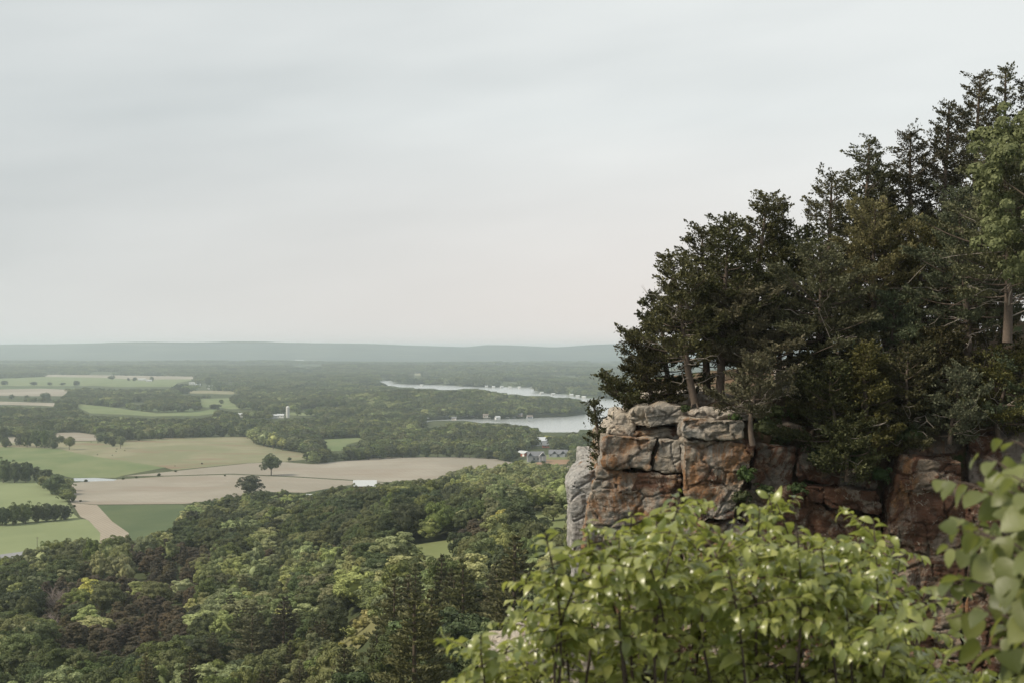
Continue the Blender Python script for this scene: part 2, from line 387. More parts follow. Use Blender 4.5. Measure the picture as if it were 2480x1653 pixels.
# ------------------------------------------------------------------ tree builders
BARK = plain_mat('grey_bark', (.12, .095, .07), var=.4, scale=6)
LM = {
 'green': foliage_mat('broadleaf_green', (.052, .066, .020), (.118, .134, .045)),
 'dark': foliage_mat('broadleaf_dark', (.030, .042, .015), (.068, .083, .028)),
 'light': foliage_mat('broadleaf_light', (.125, .145, .055), (.22, .235, .095)),
 'yellow': foliage_mat('broadleaf_yellow', (.20, .20, .055), (.33, .32, .10)),
 'brown': foliage_mat('cedar_brown', (.036, .029, .016), (.078, .062, .034), trans=.15),
 'pine': foliage_mat('pine_needles', (.038, .046, .020), (.098, .095, .042), trans=.15, clump=.8),
}
def crown(name, seed, mat, R=4.5, Hh=8.0, nc=70, nl=60, leaf=.30, base=2.6, lump=.28, narrow=0., cs=1.0, core=True):
    """broad crown: leaf clumps spread over an uneven ellipsoid, base at z=base"""
    r = np.random.default_rng(seed); g = Geo()
    d = unit(r.normal(size=(nc, 3)) + np.array([0, 0, .35]))
    lob = 1 + lump * (np.sin(d[:, 0] * 3.1 + seed) * np.cos(d[:, 1] * 2.7 + seed * 2) + .6 * np.sin(d[:, 2] * 4 + d[:, 0] * 3 + seed))
    lob = np.clip(lob, .6, 1.14)
    rr = r.uniform(.62, .92, nc) * lob
    c = d * rr[:, None] * np.array([R, R, Hh / 2])
    if narrow: c[:, :2] *= (1 - narrow * np.clip((c[:, 2:3] + Hh / 2) / Hh, 0, 1))
    c[:, 2] += base + Hh / 2
    cr = r.uniform(.16, .30, nc) * R * cs
    idx = np.repeat(np.arange(nc), nl)
    o = unit(c - np.array([0, 0, base + Hh * .4]))
    dd = unit(r.normal(size=(nc * nl, 3)) + .75 * o[idx] + np.array([0, 0, .45]))
    p = c[idx] + dd * (cr[idx] * r.uniform(.84, 1.06, nc * nl))[:, None] * np.array([1, 1, .8])
    nrm = unit(dd + .35 * r.normal(size=dd.shape)); t1 = unit(np.cross(nrm, r.normal(size=dd.shape))); t2 = np.cross(nrm, t1)
    s = leaf * r.uniform(.6, 1.4, len(p))[:, None]
    g.quads(p, t1 * s * .62, t2 * s * .45)
    if not core: return g.mesh(name, mat)
    # leafy inner mass that closes the crown
    a = np.linspace(0, 2 * np.pi, 11)[:-1]; b_ = np.linspace(-1.35, 1.35, 7)
    A, B = np.meshgrid(a, b_); q = 1 + .15 * np.sin(3 * A + seed) * np.cos(2 * B)
    V = np.stack([np.cos(A) * np.cos(B) * R * .6 * q, np.sin(A) * np.cos(B) * R * .6 * q, base + Hh / 2 + np.sin(B) * Hh * .33 * q], -1).reshape(-1, 3)
    if narrow: V[:, :2] *= (1 - narrow * np.clip((V[:, 2:3] - base) / Hh, 0, 1))
    Fc = [[i * 10 + j, i * 10 + (j + 1) % 10, (i + 1) * 10 + (j + 1) % 10, (i + 1) * 10 + j] for i in range(6) for j in range(10)]
    g.add(V, Fc)
    return g.mesh(name, mat)
def trunk_mesh(name, seed, h=6., r0=.3, limbs=5, R=3.0, mat=None):
    r = np.random.default_rng(seed); g = Geo()
    zs = np.linspace(0, h, 6); bend = r.normal(size=2) * .25
    P = np.c_[bend[0] * np.sin(zs / h * 2), bend[1] * np.sin(zs / h * 2.4), zs]
    g.tube(P, np.linspace(r0, r0 * .45, 6), 7)
    for k in range(limbs):
        a = k * 2.4 + r.uniform(0, .6); z0 = h * r.uniform(.45, .8); L = R * r.uniform(.6, 1.)
        s = np.linspace(0, 1, 5)
        g.tube(np.c_[np.cos(a) * L * s, np.sin(a) * L * s, z0 + L * .9 * s ** .8], r0 * .45 * (1 - s * .85), 5)
    return g.mesh(name, mat or BARK, True)
def pine(name, seed, mat, Ht=16., R=4.2, nwh=17, leaf=.26, dens=1.0, z0=.12, up=.25):
    r = np.random.default_rng(seed); g = Geo()
    for w in range(nwh):
        f = w / (nwh - 1); z = Ht * (z0 + (1 - z0) * f ** .92)
        L = R * (1 - f) ** .75 * (.85 + .3 * math.sin(w * 2.1 + seed)) + .35
        nb = 7 if f < .8 else 5
        for k in range(nb):
            a = k * 2 * math.pi / nb + w * .7 + r.uniform(-.25, .25); l = L * r.uniform(.65, 1.12)
            n = int(max(14, l * 34 * dens)); s = r.uniform(.25, 1, n) ** .7
            wd = .42 * l * (s * (1.15 - s)) * 1.4 + .12
            lat = r.uniform(-1, 1, n) * wd
            zz = z + l * (up * s ** 1.6 - .10 * s) + r.normal(size=n) * .10 + .1 * np.abs(lat)
            x = l * s
            p = np.c_[x * math.cos(a) - lat * math.sin(a), x * math.sin(a) + lat * math.cos(a), zz]
            ax = unit(np.c_[np.full(n, math.cos(a)), np.full(n, math.sin(a)), np.full(n, .75)] + .55 * r.normal(size=(n, 3)))
            t2 = unit(np.cross(ax, r.normal(size=(n, 3)))); q = leaf * r.uniform(.6, 1.4, n)[:, None]
            g.quads(p, ax * q, t2 * q * .34)
    return g.mesh(name, mat)

PR = {}
def proto(kind, me):
    PR.setdefault(kind, []).append(me)
for i in range(4): proto('green', crown('crown', 10 + i, LM['green'], R=4.3 + .3 * i, Hh=8.4 + (i % 2) * 1.4, nc=62, nl=150, leaf=.30, cs=1.0))
for i in range(3): proto('dark', crown('crown', 20 + i, LM['dark'], R=4.6, Hh=9.5, nc=62, nl=150, leaf=.30, cs=1.0))
for i in range(3): proto('light', crown('crown', 30 + i, LM['light'], R=3.6, Hh=7.5, nc=46, nl=150, leaf=.28, cs=1.05))
for i in range(2): proto('yellow', crown('crown', 40 + i, LM['yellow'], R=3.6, Hh=7.0, nc=46, nl=150, leaf=.28, cs=1.05))
for i in range(3): proto('brown', crown('crown', 50 + i, LM['brown'], R=2.6, Hh=8.5, nc=90, nl=80, leaf=.24, base=.8, narrow=.6, cs=.8))
for i in range(3): proto('hedge', crown('crown', 80 + i, LM['dark'], R=5.0, Hh=11.5, nc=60, nl=110, leaf=.42, base=.3, cs=1.0))
for i in range(3): proto('pine', pine('crown', 60 + i, LM['pine'], R=4.0 + .4 * i))
FAR = {}
for k_, m_ in (('green', 'green'), ('dark', 'dark'), ('light', 'light')):
    FAR[k_] = [crown('crown', 70 + i, LM[m_], R=5.2, Hh=9.5, nc=40, nl=16, leaf=1.0, base=1.2, cs=1.1) for i in range(2)]
FAR['patch'] = []
for i in range(3):
    g = Geo(); r = np.random.default_rng(90 + i)
    for k in range(16):
        me = FAR['green' if k % 3 else 'dark'][k % 2]
    n = 1500; p = r.uniform(-22, 22, (n, 2)); z = 9 + 4.5 * vnoise(p[:, 0] / 6 + 50 * i, p[:, 1] / 6, 3) + r.uniform(-1.5, .5, n)
    nn = unit(np.c_[r.normal(size=(n, 2)) * .7, np.ones(n)]); t1 = unit(np.cross(nn, r.normal(size=(n, 3)))); t2 = np.cross(nn, t1)
    g.quads(np.c_[p, z], t1 * 1.5, t2 * 1.2)
    n = 500; a = r.uniform(0, 6.28, n); q = 20 + 2 * np.sin(a * 5); p = np.c_[np.cos(a) * q, np.sin(a) * q, r.uniform(0, 10, n)]
    nn = unit(np.c_[np.cos(a), np.sin(a), r.uniform(0, .6, n)]); t1 = unit(np.cross(nn, r.normal(size=(n, 3)))); t2 = np.cross(nn, t1)
    g.quads(p, t1 * 1.6, t2 * 1.3)
    FAR['patch'].append(g.mesh('canopy_patch', LM['green' if i < 2 else 'dark']))
TR = [trunk_mesh('trunk', 100 + i) for i in range(4)]
TRP = [trunk_mesh('trunk', 110 + i, h=15.2, r0=.28, limbs=0) for i in range(2)]
KLAB = {'hedge': 'broadleaf_tree', 'green': 'broadleaf_tree', 'dark': 'dark_broadleaf_tree', 'light': 'broadleaf_tree', 'yellow': 'broadleaf_tree', 'brown': 'cedar_tree', 'pine': 'pine_tree'}  # dark kind is any dark green broadleaf tree; oak as its species is assumed
NH = {'hedge': 12.4, 'green': 12.2, 'dark': 13.2, 'light': 11.0, 'yellow': 10.5, 'brown': 10.0, 'pine': 16.5}
NWD = {'hedge': 11.4, 'green': 10.5, 'dark': 10.5, 'light': 8.6, 'yellow': 8.6, 'brown': 6.0, 'pine': 8.8}
def tree(kind, x, y, z, h, w, label, group=None, cat='tree', vi=None, parts=True, name=None):
    """one standing tree > trunk, crown   (h, w in metres)"""
    e = empty(name or KLAB[kind], (x, y, z), random.uniform(0, 6.28), (w / NWD[kind], w / NWD[kind], h / NH[kind]))
    tag(e, label, cat, group)
    lst = PR[kind]
    ob('crown', lst[(vi if vi is not None else random.randrange(99)) % len(lst)], e)
    if parts: ob('trunk', (TRP if kind == 'pine' else TR)[random.randrange(2)], e)
    return e

# ------------------------------------------------------------------ the lone, hedgerow and farmyard trees that read one by one
TAKEN = []
ORD = ['leftmost', 'second', 'third', 'fourth', 'fifth', 'sixth', 'seventh', 'eighth', 'ninth', 'tenth', 'eleventh', 'twelfth', 'thirteenth', 'fourteenth', 'fifteenth', 'sixteenth', 'seventeenth', 'eighteenth', 'nineteenth', 'twentieth']
def nth(i, n, what):
    return 'rightmost ' + what if i == n - 1 else 'leftmost ' + what if i == 0 else ORD[i] + ' from left, ' + what
def at(px, base, top, wpx, kind, label, group=None, cat='tree', **k):
    x, y, z = gpt(px, base); s = y / F
    TAKEN.append((x, y, wpx * s * .5))
    return tree(kind, x, y, z - .2, max(1.0, (base - top) * s), wpx * s, label, group, cat, **k)
at(657, 1150, 1094, 56, 'dark', 'tall lone oak with leafy trunk standing in the tilled field', vi=1)
at(606, 1197, 1149, 74, 'hedge', 'broad round oak at the near side of the tilled field', vi=0)
at(702, 1116, 1105, 12, 'green', 'tiny round tree on the far edge of the tilled field', parts=False)
at(168, 1088, 1053, 28, 'green', 'small lone tree with bare trunk in the left pasture', vi=2)
at(292, 1085, 1055, 28, 'green', 'lone lollipop tree at the end of the pasture thicket', vi=1)
at(270, 915 + 6, 907, 20, 'dark', 'pair of small round trees alone in the far pale field', parts=False)
at(135, 1192 + 4, 1141, 68, 'hedge', 'large spreading oak at the field corner beside the stream', vi=2)
at(110, 1178, 1133, 52, 'hedge', 'green tree directly behind the large spreading oak by the stream', vi=0)
at(158, 1212, 1192, 26, 'green', 'low leafy bush under the large oak at the field corner', name='bush', cat='bush', parts=False)
at(177, 1214, 1200, 16, 'green', 'small bush next to the field corner bush', name='bush', cat='bush', parts=False)
at(195, 1215, 1208, 8, 'dark', 'tiny round bush at the corner of the tilled field', name='bush', cat='bush', parts=False)
_L = sorted([(8, 1168, 1105, 40), (35, 1168, 1112, 36), (62, 1167, 1112, 44), (88, 1166, 1127, 30)])
for _i, (px, b_, t_, w_) in enumerate(_L):
    at(px, b_, t_, w_, 'hedge', nth(_i, len(_L), 'dark tree in the tall clump behind the upper bright crop field'), 'dark clump behind the upper crop field')
_L = sorted([(5, 1272, 1222, 44), (32, 1270, 1214, 44), (62, 1266, 1212, 48), (92, 1263, 1216, 40), (112, 1262, 1212, 40), (135, 1260, 1215, 42), (160, 1257, 1218, 36)])
for _i, (px, b_, t_, w_) in enumerate(_L):
    at(px, b_, t_, w_, 'hedge', nth(_i, len(_L), 'dark green tree in the hedgerow between the two bright crop fields'), 'hedgerow between the bright crop fields')
_L = sorted([(48, 1080, 1047, 30), (66, 1082, 1043, 34), (88, 1083, 1040, 36), (108, 1084, 1036, 34), (128, 1086, 1052, 34), (148, 1070, 1052, 22), (8, 1078, 1026, 30), (15, 1082, 1058, 28)])
for _i, (px, b_, t_, w_) in enumerate(_L):
    at(px, b_, t_, w_, 'hedge', nth(_i, len(_L), 'green tree in the thicket at the top of the left pasture'), 'thicket on the left pasture')
_L = sorted([(242, 1070, 1052, 20), (258, 1074, 1054, 20), (272, 1080, 1056, 22), (287, 1068, 1034, 36), (312, 1066, 1038, 26), (338, 1066, 1038, 30), (369, 1062, 1036, 14), (388, 1063, 1044, 20), (415, 1060, 1032, 22), (445, 1060, 1034, 26), (475, 1058, 1030, 30), (505, 1057, 1032, 28), (535, 1057, 1034, 28), (562, 1057, 1034, 26), (590, 1057, 1030, 30)])
for _i, (px, b_, t_, w_) in enumerate(_L):
    at(px, b_, t_, w_, 'hedge', nth(_i, len(_L), 'rounded tree along the top edge of the worn pasture'), 'trees along the top of the worn pasture')
_L = sorted([(615, 1072, 1030, 38), (640, 1080, 1040, 36), (662, 1086, 1044, 36), (684, 1090, 1056, 34), (708, 1090, 1052, 32), (728, 1093, 1060, 30), (745, 1096, 1062, 30), (755, 1118, 1084, 48), (775, 1120, 1090, 34), (742, 1117, 1096, 26), (812, 1117, 1092, 20)])
for _i, (px, b_, t_, w_) in enumerate(_L):
    at(px, b_, t_, w_, 'light' if px < 750 else 'dark', nth(_i, len(_L), 'leafy tree in the belt running down beside the tilled fields'), 'tree belt beside the tilled fields')
_L = sorted([(848, 1114, 1084, 34), (868, 1113, 1080, 34), (893, 1112, 1078, 38), (920, 1110, 1078, 36), (948, 1108, 1072, 38), (975, 1107, 1076, 36), (1002, 1106, 1075, 34), (1030, 1106, 1074, 36), (1060, 1106, 1072, 38), (1088, 1106, 1076, 34), (1112, 1107, 1078, 34), (1138, 1108, 1080, 32), (1160, 1109, 1082, 30), (1184, 1110, 1084, 30), (1206, 1113, 1088, 28), (1225, 1116, 1094, 28)])
for _i, (px, b_, t_, w_) in enumerate(_L):
    at(px, b_, t_, w_, ['hedge', 'hedge', 'green'][_i % 3], nth(_i, len(_L), 'round tree in the wood edge behind the pale tilled rise'), 'wood edge behind the tilled rise')
_L = sorted([(1290, 1085, 1052, 42), (1240, 1090, 1062, 34), (1252, 1115, 1093, 20)])
for _i, (px, b_, t_, w_) in enumerate(_L):
    at(px, b_, t_, w_, 'green', nth(_i, len(_L), 'leafy tree beside the open shed and the big grey house'), 'trees beside the grey house')
at(1394, 1123, 1084, 30, 'dark', 'upright dark tree at the end of the bare earth patch', vi=0)
at(1440, 1130, 1088, 52, 'light', 'pale round tree between the bare earth and the cliff', vi=1)
at(1386, 1072, 1042, 42, 'green', 'large round tree standing at the edge of the lake', vi=2)
at(1412, 1070, 1054, 24, 'light', 'small pale tree next to the large lakeside tree', vi=1)
at(1347, 1082, 1058, 30, 'dark', 'dark round tree beside the house with the grey roof', vi=1)
at(1328, 1068, 1052, 24, 'yellow', 'thin yellowish tree over the house with the grey roof', vi=0)
at(1435, 978 + 5, 969, 14, 'green', 'small tree at the tip of the wooded point', parts=False)
at(1291, 1123, 1112, 14, 'dark', 'round clipped bush in front of the big grey house gable', name='bush', cat='bush', parts=False)
at(1316, 1122, 1112, 14, 'dark', 'round clipped bush on the bare earth by the grey house', name='bush', cat='bush', parts=False)
at(880 - 180, 0 + 1117, 1106, 10, 'green', 'small shrub beside the tiny tree on the field edge', name='bush', cat='bush', parts=False)
_L = sorted([(82, 932, 922, 22), (120, 932, 924, 15), (152, 932, 925, 18), (185, 934, 920, 20), (10, 932, 920, 22), (28, 965, 953, 18), (115, 964, 949, 20), (105, 964, 950, 18), (65, 968, 955, 14), (160, 984, 963, 34), (311, 921, 913, 9), (326, 922, 912, 14), (367, 922, 910, 12), (482, 934, 924, 16), (505, 932, 910, 22), (520, 930, 915, 18), (520, 990, 976, 34), (536, 977, 966, 14)])
for _i, (px, b_, t_, w_) in enumerate(_L):
    at(px, b_, t_, w_, 'hedge', nth(_i, len(_L), 'small tree dotted among the distant farm fields'), 'trees dotted among the far fields', parts=False)
for px, py in [(236, 1101), (272, 1102), (281, 1093), (283, 1087), (302, 1091), (237, 1072), (221, 1070), (424, 1128)]:
    at(px, py, py - 3, 3.4, 'dark', 'tiny dark bush dotted over the worn pasture near its thicket', 'tiny bushes on the worn pasture', 'bush', parts=False, name='bush')
for px, py, w_, lb in [(425, 1140, 9, 'small bush at the pointed end of the worn pasture'), (545, 1150, 6, 'tiny bush on the line between the two tilled fields, left'), (385, 1149, 12, 'low bush strip end beside the stream margin'), (208, 1164, 12, 'bush on the near bank of the stream'), (298, 1158, 10, 'bush where the stream disappears in the field margin'), (1005, 1166, 6, 'tiny bush on the line between the tilled fields, right'), (330, 1155, 9, 'bush on the margin just right of the stream'), (180, 1225, 10, 'bush at the top of the bare dirt strip')]:
    at(px, py + 2, py - w_ * .45, w_, 'hedge', lb, None, 'bush', parts=False, name='bush')
at(489, 1123, 1118, 7, 'brown', 'dark round bush on the line between pasture and tilled field', name='bush', cat='bush', parts=False)

at(1218, 1266, 1218, 48, 'light', 'round pale green bush tree at the left side of the grassy clearing by the cliff', vi=0)
at(1340, 1262, 1214, 58, 'light', 'larger feathery pale tree at the back of the clearing by the cliff', vi=1)
at(1318, 1290, 1244, 54, 'light', 'pale rounded tree in front of the feathery one in the clearing by the cliff', vi=2)
at(1003, 1352, 1316, 52, 'light', 'pale bush tree at the left end of the small sunken meadow', vi=1)
at(795, 1350, 1318, 40, 'yellow', 'yellowish bush tree among brown ones left of the small meadow', vi=1)
at(228, 1478, 1392, 88, 'yellow', 'bright yellow green tree standing over the brown woods', vi=0)
at(92, 1462, 1418, 34, 'yellow', 'small yellow tree left of the bare dead tree', vi=1)
at(40, 1480, 1408, 70, 'light', 'grey green rounded tree at the left border of the slope', vi=0)
at(1250, 1637, 1288, 240, 'pine', 'largest dark pine with upswept shaggy boughs left of the cliff', vi=0)
at(1120, 1640, 1345, 170, 'pine', 'dark pine beside the largest one, below the small meadow', vi=1)
at(1005, 1790, 1425, 240, 'pine', 'nearest pine with layered boughs at the bottom of the slope', vi=2)
at(690, 1650, 1440, 150, 'pine', 'shaggy pine left of the yellow grass slope', vi=0)
at(610, 1660, 1465, 130, 'pine', 'shaggy pine further left with drooping tips', vi=2)
for _i, (px, py, w_) in enumerate([(818, 1585, 46), (845, 1552, 54), (872, 1530, 48), (893, 1503, 44), (868, 1572, 50)]):
    at(px, py, py - w_ * .8, w_, 'yellow', ['lowest', 'leftmost upper', 'middle', 'highest', 'rightmost low'][_i] + ' yellow green bush on the grass slope among the pines', None, 'bush', parts=False, name='bush', vi=_i)
at(1170, 1700, 1490, 130, 'light', 'pale olive broadleaf tree just above the rock ledge', vi=2)
# ------------------------------------------------------------------ woods
ALLP = [(w_[2], w_[1]) for w_ in FW] + [(LAKE, 'water')]
for a0, t0, a1, t1 in [(838, 1163, 932, 1199), (740, 1187, 790, 1199), (1240, 1092, 1325, 1120), (1325, 1094, 1388, 1110), (1290, 1068, 1335, 1080), (690, 990, 704, 1008), (572, 1003, 592, 1010), (655, 1004, 690, 1012), (470, 928, 520, 942), (338, 914, 372, 924)]:
    ALLP.append((px2g([(a0, t0), (a1, t0), (a1, t1), (a0, t1)]), 'yard'))   # yards kept open around the buildings
def blocked(x, y, h):
    """true where a tree of height h would stand on open land/water or hide the open land the photo shows"""
    z = height(x, y); bad = np.zeros(len(x), bool)
    for f in (0.0, .3, .6, .9, 1.06):
        zt = np.where(y < 1300, z, np.minimum(z, 3.)); k = (H - zt) / np.maximum(H - z - f * h, 5.)
        k = np.where(y > 9000, 1, k) if f else np.ones(len(x))
        for P, _ in ALLP:
            P = np.asarray(P); lo = P.min(0); hi = P.max(0)
            xx, yy = x * k, y * k
            s = (xx > lo[0]) & (xx < hi[0]) & (yy > lo[1]) & (yy < hi[1]) & ~bad
            if s.any():
                i = np.nonzero(s)[0]; bad[i] |= inpoly(xx[i], yy[i], P)
    return bad
def scatter(d0, d1, s0, umax=.46):
    y = np.arange(d0, d1, s0); P = []
    for yy in y:
        w = umax * yy + 15; n = int(2 * w / s0) + 1
        xx = -w + np.arange(n) * s0
        P.append(np.c_[xx, np.full(n, yy)])
    P = np.concatenate(P) + rng.uniform(-.42, .42, (sum(len(p) for p in P), 2)) * s0
    return P[:, 0], P[:, 1]
POOL = []   # x, y, z, h, w, kind
def kinds_near(x, y):
    px = CX + F * x / y; z = height(x, y) + 8; py = HY + F * (H - z) / y
    r = rng.random(len(x)); n = vnoise(x / 60, y / 70, 21)
    k = np.full(len(x), 'green', dtype='<U8')
    k[(n > .0) & (r < .65)] = 'dark'; k[(r > .74) & (n < .35)] = 'light'; k[r > .993] = 'yellow'
    br = inpoly(px, py, [(90, 1420), (330, 1300), (560, 1320), (510, 1440), (430, 1560), (260, 1600), (100, 1560)]) | inpoly(px, py, [(610, 1330), (800, 1300), (900, 1340), (770, 1390), (640, 1400)]) | inpoly(px, py, [(1060, 1260), (1200, 1240), (1290, 1290), (1150, 1330)])
    k[br & (r < .9)] = 'brown'
    pn = inpoly(px, py, [(600, 1420), (760, 1560), (1250, 1380), (1420, 1700), (300, 1700), (480, 1600)])
    k[pn & (r < .42)] = 'pine'
    dk = inpoly(px, py, [(560, 1200), (1000, 1200), (1080, 1260), (930, 1320), (700, 1300), (640, 1230)])
    k[dk & (r < .5)] = 'dark'
    yl = inpoly(px, py, [(1060, 1130), (1500, 1120), (1500, 1240), (1100, 1190)])
    k[yl & (r < .7)] = 'light'
    k[(px > 500) & (px < 900) & (py > 1340) & (py < 1500) & (r > .2) & (r < .6)] = 'light'
    return k, px, py
x, y = scatter(185, 1290, 8.2)
D_ = woods_edge(CX + F * x / y); s_ = (y < D_) & (x / y < .40); x, y = x[s_], y[s_]
k, px, py = kinds_near(x, y)
hh = np.where(k == 'pine', rng.uniform(13, 17, len(x)), np.where(k == 'brown', rng.uniform(7, 10.5, len(x)), 9 + 7 * rng.random(len(x)) ** 1.3))
wd = np.where(k == 'pine', rng.uniform(7, 9.5, len(x)), np.where(k == 'brown', rng.uniform(7, 10, len(x)), 8.5 + 8 * rng.random(len(x)) ** 1.5))
s_ = ~blocked(x, y, hh)
for tx, ty, tr in TAKEN: s_ &= (x - tx) ** 2 + (y - ty) ** 2 > (tr + 3) ** 2
near = [a[s_] for a in (x, y, hh, wd, k, px, py)]
print('near trees', len(near[0]))
# mid valley
x, y = scatter(1000, 3700, 11.5)
s_ = (y > woods_edge(CX + F * x / y) + 12) & (x / y < .36)
x, y = x[s_], y[s_]; hh = rng.uniform(8.5, 15, len(x)); wd = rng.uniform(10, 17, len(x))
s_ = ~blocked(x, y, hh)
# between the fields the wood thins out and leaves glades
s_ &= ~((vnoise(x / 55, y / 120, 31) > .55) & (y > 1400))
mid = [a[s_] for a in (x, y, hh, wd)]
x, y = scatter(3700, 9800, 33, .44)
s_ = (x / y < .40); x, y = x[s_], y[s_]; hh = np.full(len(x), 17.)
s_ = ~blocked(x, y, hh) & ~((vnoise(x / 200, y / 260, 33) > .45))
far = [a[s_] for a in (x, y)]
print('mid', len(mid[0]), 'far', len(far[0]))

def instancer(name, V, rot, scl, idx, meshes, label, cat):
    me = mesh_np(name, V, np.zeros((0, 4)), None)
    for an, ty, arr in (('rot', 'FLOAT_VECTOR', rot), ('scl', 'FLOAT_VECTOR', scl)):
        a = me.attributes.new(an, ty, 'POINT'); a.data.foreach_set('vector', np.asarray(arr, np.float32).ravel())
    a = me.attributes.new('pick', 'INT', 'POINT'); a.data.foreach_set('value', np.asarray(idx, np.int32))
    c = bpy.data.collections.new(name + '_kinds')
    for i, m_ in enumerate(meshes):
        o = bpy.data.objects.new('%s_kind_%02d' % (name, i), m_); c.objects.link(o)
    ng = bpy.data.node_groups.new(name, 'GeometryNodeTree')
    ng.interface.new_socket('Geometry', in_out='INPUT', socket_type='NodeSocketGeometry')
    ng.interface.new_socket('Geometry', in_out='OUTPUT', socket_type='NodeSocketGeometry')
    gi = ng.nodes.new('NodeGroupInput'); go = ng.nodes.new('NodeGroupOutput')
    ip = ng.nodes.new('GeometryNodeInstanceOnPoints'); ci = ng.nodes.new('GeometryNodeCollectionInfo')
    ci.inputs['Collection'].default_value = c; ci.inputs['Separate Children'].default_value = True; ci.inputs['Reset Children'].default_value = True
    ip.inputs['Pick Instance'].default_value = True
    def named(n_, ty):
        q = ng.nodes.new('GeometryNodeInputNamedAttribute'); q.data_type = ty; q.inputs['Name'].default_value = n_; return q.outputs['Attribute']
    ng.links.new(gi.outputs[0], ip.inputs['Points']); ng.links.new(ci.outputs[0], ip.inputs['Instance'])
    er = ng.nodes.new('FunctionNodeEulerToRotation'); ng.links.new(named('rot', 'FLOAT_VECTOR'), er.inputs[0])
    ng.links.new(er.outputs[0], ip.inputs['Rotation']); ng.links.new(named('scl', 'FLOAT_VECTOR'), ip.inputs['Scale'])
    ng.links.new(named('pick', 'INT'), ip.inputs['Instance Index']); ng.links.new(ip.outputs[0], go.inputs[0])
    o = ob(name, me); md = o.modifiers.new('scatter', 'NODES'); md.node_group = ng
    return tag(o, label, cat, kind='stuff')
def rz(n): return np.c_[np.zeros(n), np.zeros(n), rng.uniform(0, 6.28, n)]

x, y, hh, wd, k, px, py = near
z = height(x, y)
ty_ = HY + F * (H - z - hh) / y; sz = wd * F / y; py = HY + F * (H - z - hh * .6) / y
vis = (px > -20) & (px < 1400) & (ty_ < 1630)
order = np.argsort(-np.where(vis, sz, -1)); pick = np.zeros(len(x), bool)
cap = {}
for i in order:
    if not vis[i] or pick.sum() >= 560: break
    kk = k[i]
    if cap.get(kk, 0) >= {'green': 100, 'light': 75, 'yellow': 16}.get(kk, 110): continue
    # leave out those standing wholly behind a nearer one is not tested: the nearest show largest
    cap[kk] = cap.get(kk, 0) + 1; pick[i] = True
MARKS = [(330, 1440, 'the brown patch of woods'), (228, 1430, 'the bright yellow green tree'), (1050, 1345, 'the small sunken meadow'), (1320, 1265, 'the clearing by the cliff'), (860, 1540, 'the yellow grass slope'), (1250, 1430, 'the largest pine'), (985, 1560, 'the nearest layered pine'),
 (60, 1345, 'the road'), (350, 1260, 'the dark green crop field'), (606, 1175, 'the broad field oak'), (884, 1190, 'the barn'), (140, 1620, 'the lower left corner'), (520, 1630, 'the bottom border, well left'), (700, 1300, 'the middle of the slope top'), (480, 1380, 'the ridge of the slope'), (690, 1450, 'the shaggy slope pines'), (1150, 1180, 'the wood edge near the cliff')]
SHARED = {}
def where(px, py):
    q = min(MARKS, key=lambda m_: (m_[0] - px) ** 2 + (1.6 * (m_[1] - py)) ** 2); ddx, ddy = px - q[0], 1.6 * (py - q[1]); far_ = math.hypot(ddx, ddy)
    w_ = ('right of ' if ddx > 0 else 'left of ') if abs(ddx) > abs(ddy) else ('below ' if ddy > 0 else 'above ')
    return ('close ' if far_ < 60 else 'well ' if far_ > 120 else '') + w_ + q[2]
DESC = {'green': ('green rounded tree crowding the near wooded slope', 'green rounded trees on the near slope'),
 'dark': ('dark green full tree crowding the near wooded slope', 'dark green trees on the near slope'),
 'light': ('pale green small tree between darker ones on the near slope', 'pale green trees on the near slope'),
 'yellow': ('yellow green tree standing out on the near slope', 'yellow green trees on the near slope'),
 'brown': ('brownish narrow tree in the dark brown patch of the slope', 'brownish trees on the near slope'),
 'pine': ('dark shaggy pine on the slope below the cliff', 'dark pines on the near slope')}
for i in np.nonzero(pick)[0]:
    lb, gr = DESC[k[i]]
    a_ = {'green': 'green rounded tree', 'dark': 'dark green tree', 'light': 'pale green tree', 'yellow': 'yellow green tree', 'brown': 'brownish narrow tree', 'pine': 'dark shaggy pine'}[k[i]]
    lb = ('wide ' if wd[i] > 12.5 else 'small ' if wd[i] < 9.3 else 'mid sized ') + a_ + ' ' + where(px[i], py[i]); gr = lb + ' group'
    tree(k[i], x[i], y[i], z[i] - .3, hh[i], wd[i], lb, gr, parts=bool(y[i] < 330))
meshes = []; base = {}
for kk in ('green', 'dark', 'light', 'yellow', 'brown', 'pine'):
    base[kk] = (len(meshes), len(PR[kk])); meshes += PR[kk]
r_ = ~pick; n = int(r_.sum())
idx = [base[q][0] + random.randrange(base[q][1]) for q in k[r_]]
scl = np.array([(w_ / NWD[q], w_ / NWD[q], h_ / NH[q]) for q, w_, h_ in zip(k[r_], wd[r_], hh[r_])])
instancer('hillside_forest', np.c_[x[r_], y[r_], z[r_] - .3], rz(n), scl, idx, meshes, 'mixed green forest covering the hillside down to the valley fields', 'forest')
x, y, hh, wd = mid; n = len(x); z = height(x, y)
z = np.where((y > 1900) & (y < 7000), np.maximum(z, 1.2), z)
q = vnoise(x / 45, y / 90, 41) + rng.uniform(-.7, .7, n)
idx = np.where(q > .10, 2, np.where(q < -1.0, 4, 0)) + rng.integers(0, 2, n)
instancer('valley_woods', np.c_[x, y, z - .3], rz(n), np.c_[wd / 10.4, wd / 10.4, hh / 10.7], idx, FAR['green'] + FAR['dark'] + FAR['light'], 'rolling green woods between the valley fields and the lake', 'woods')
x, y = far; n = len(x); z = height(x, y)
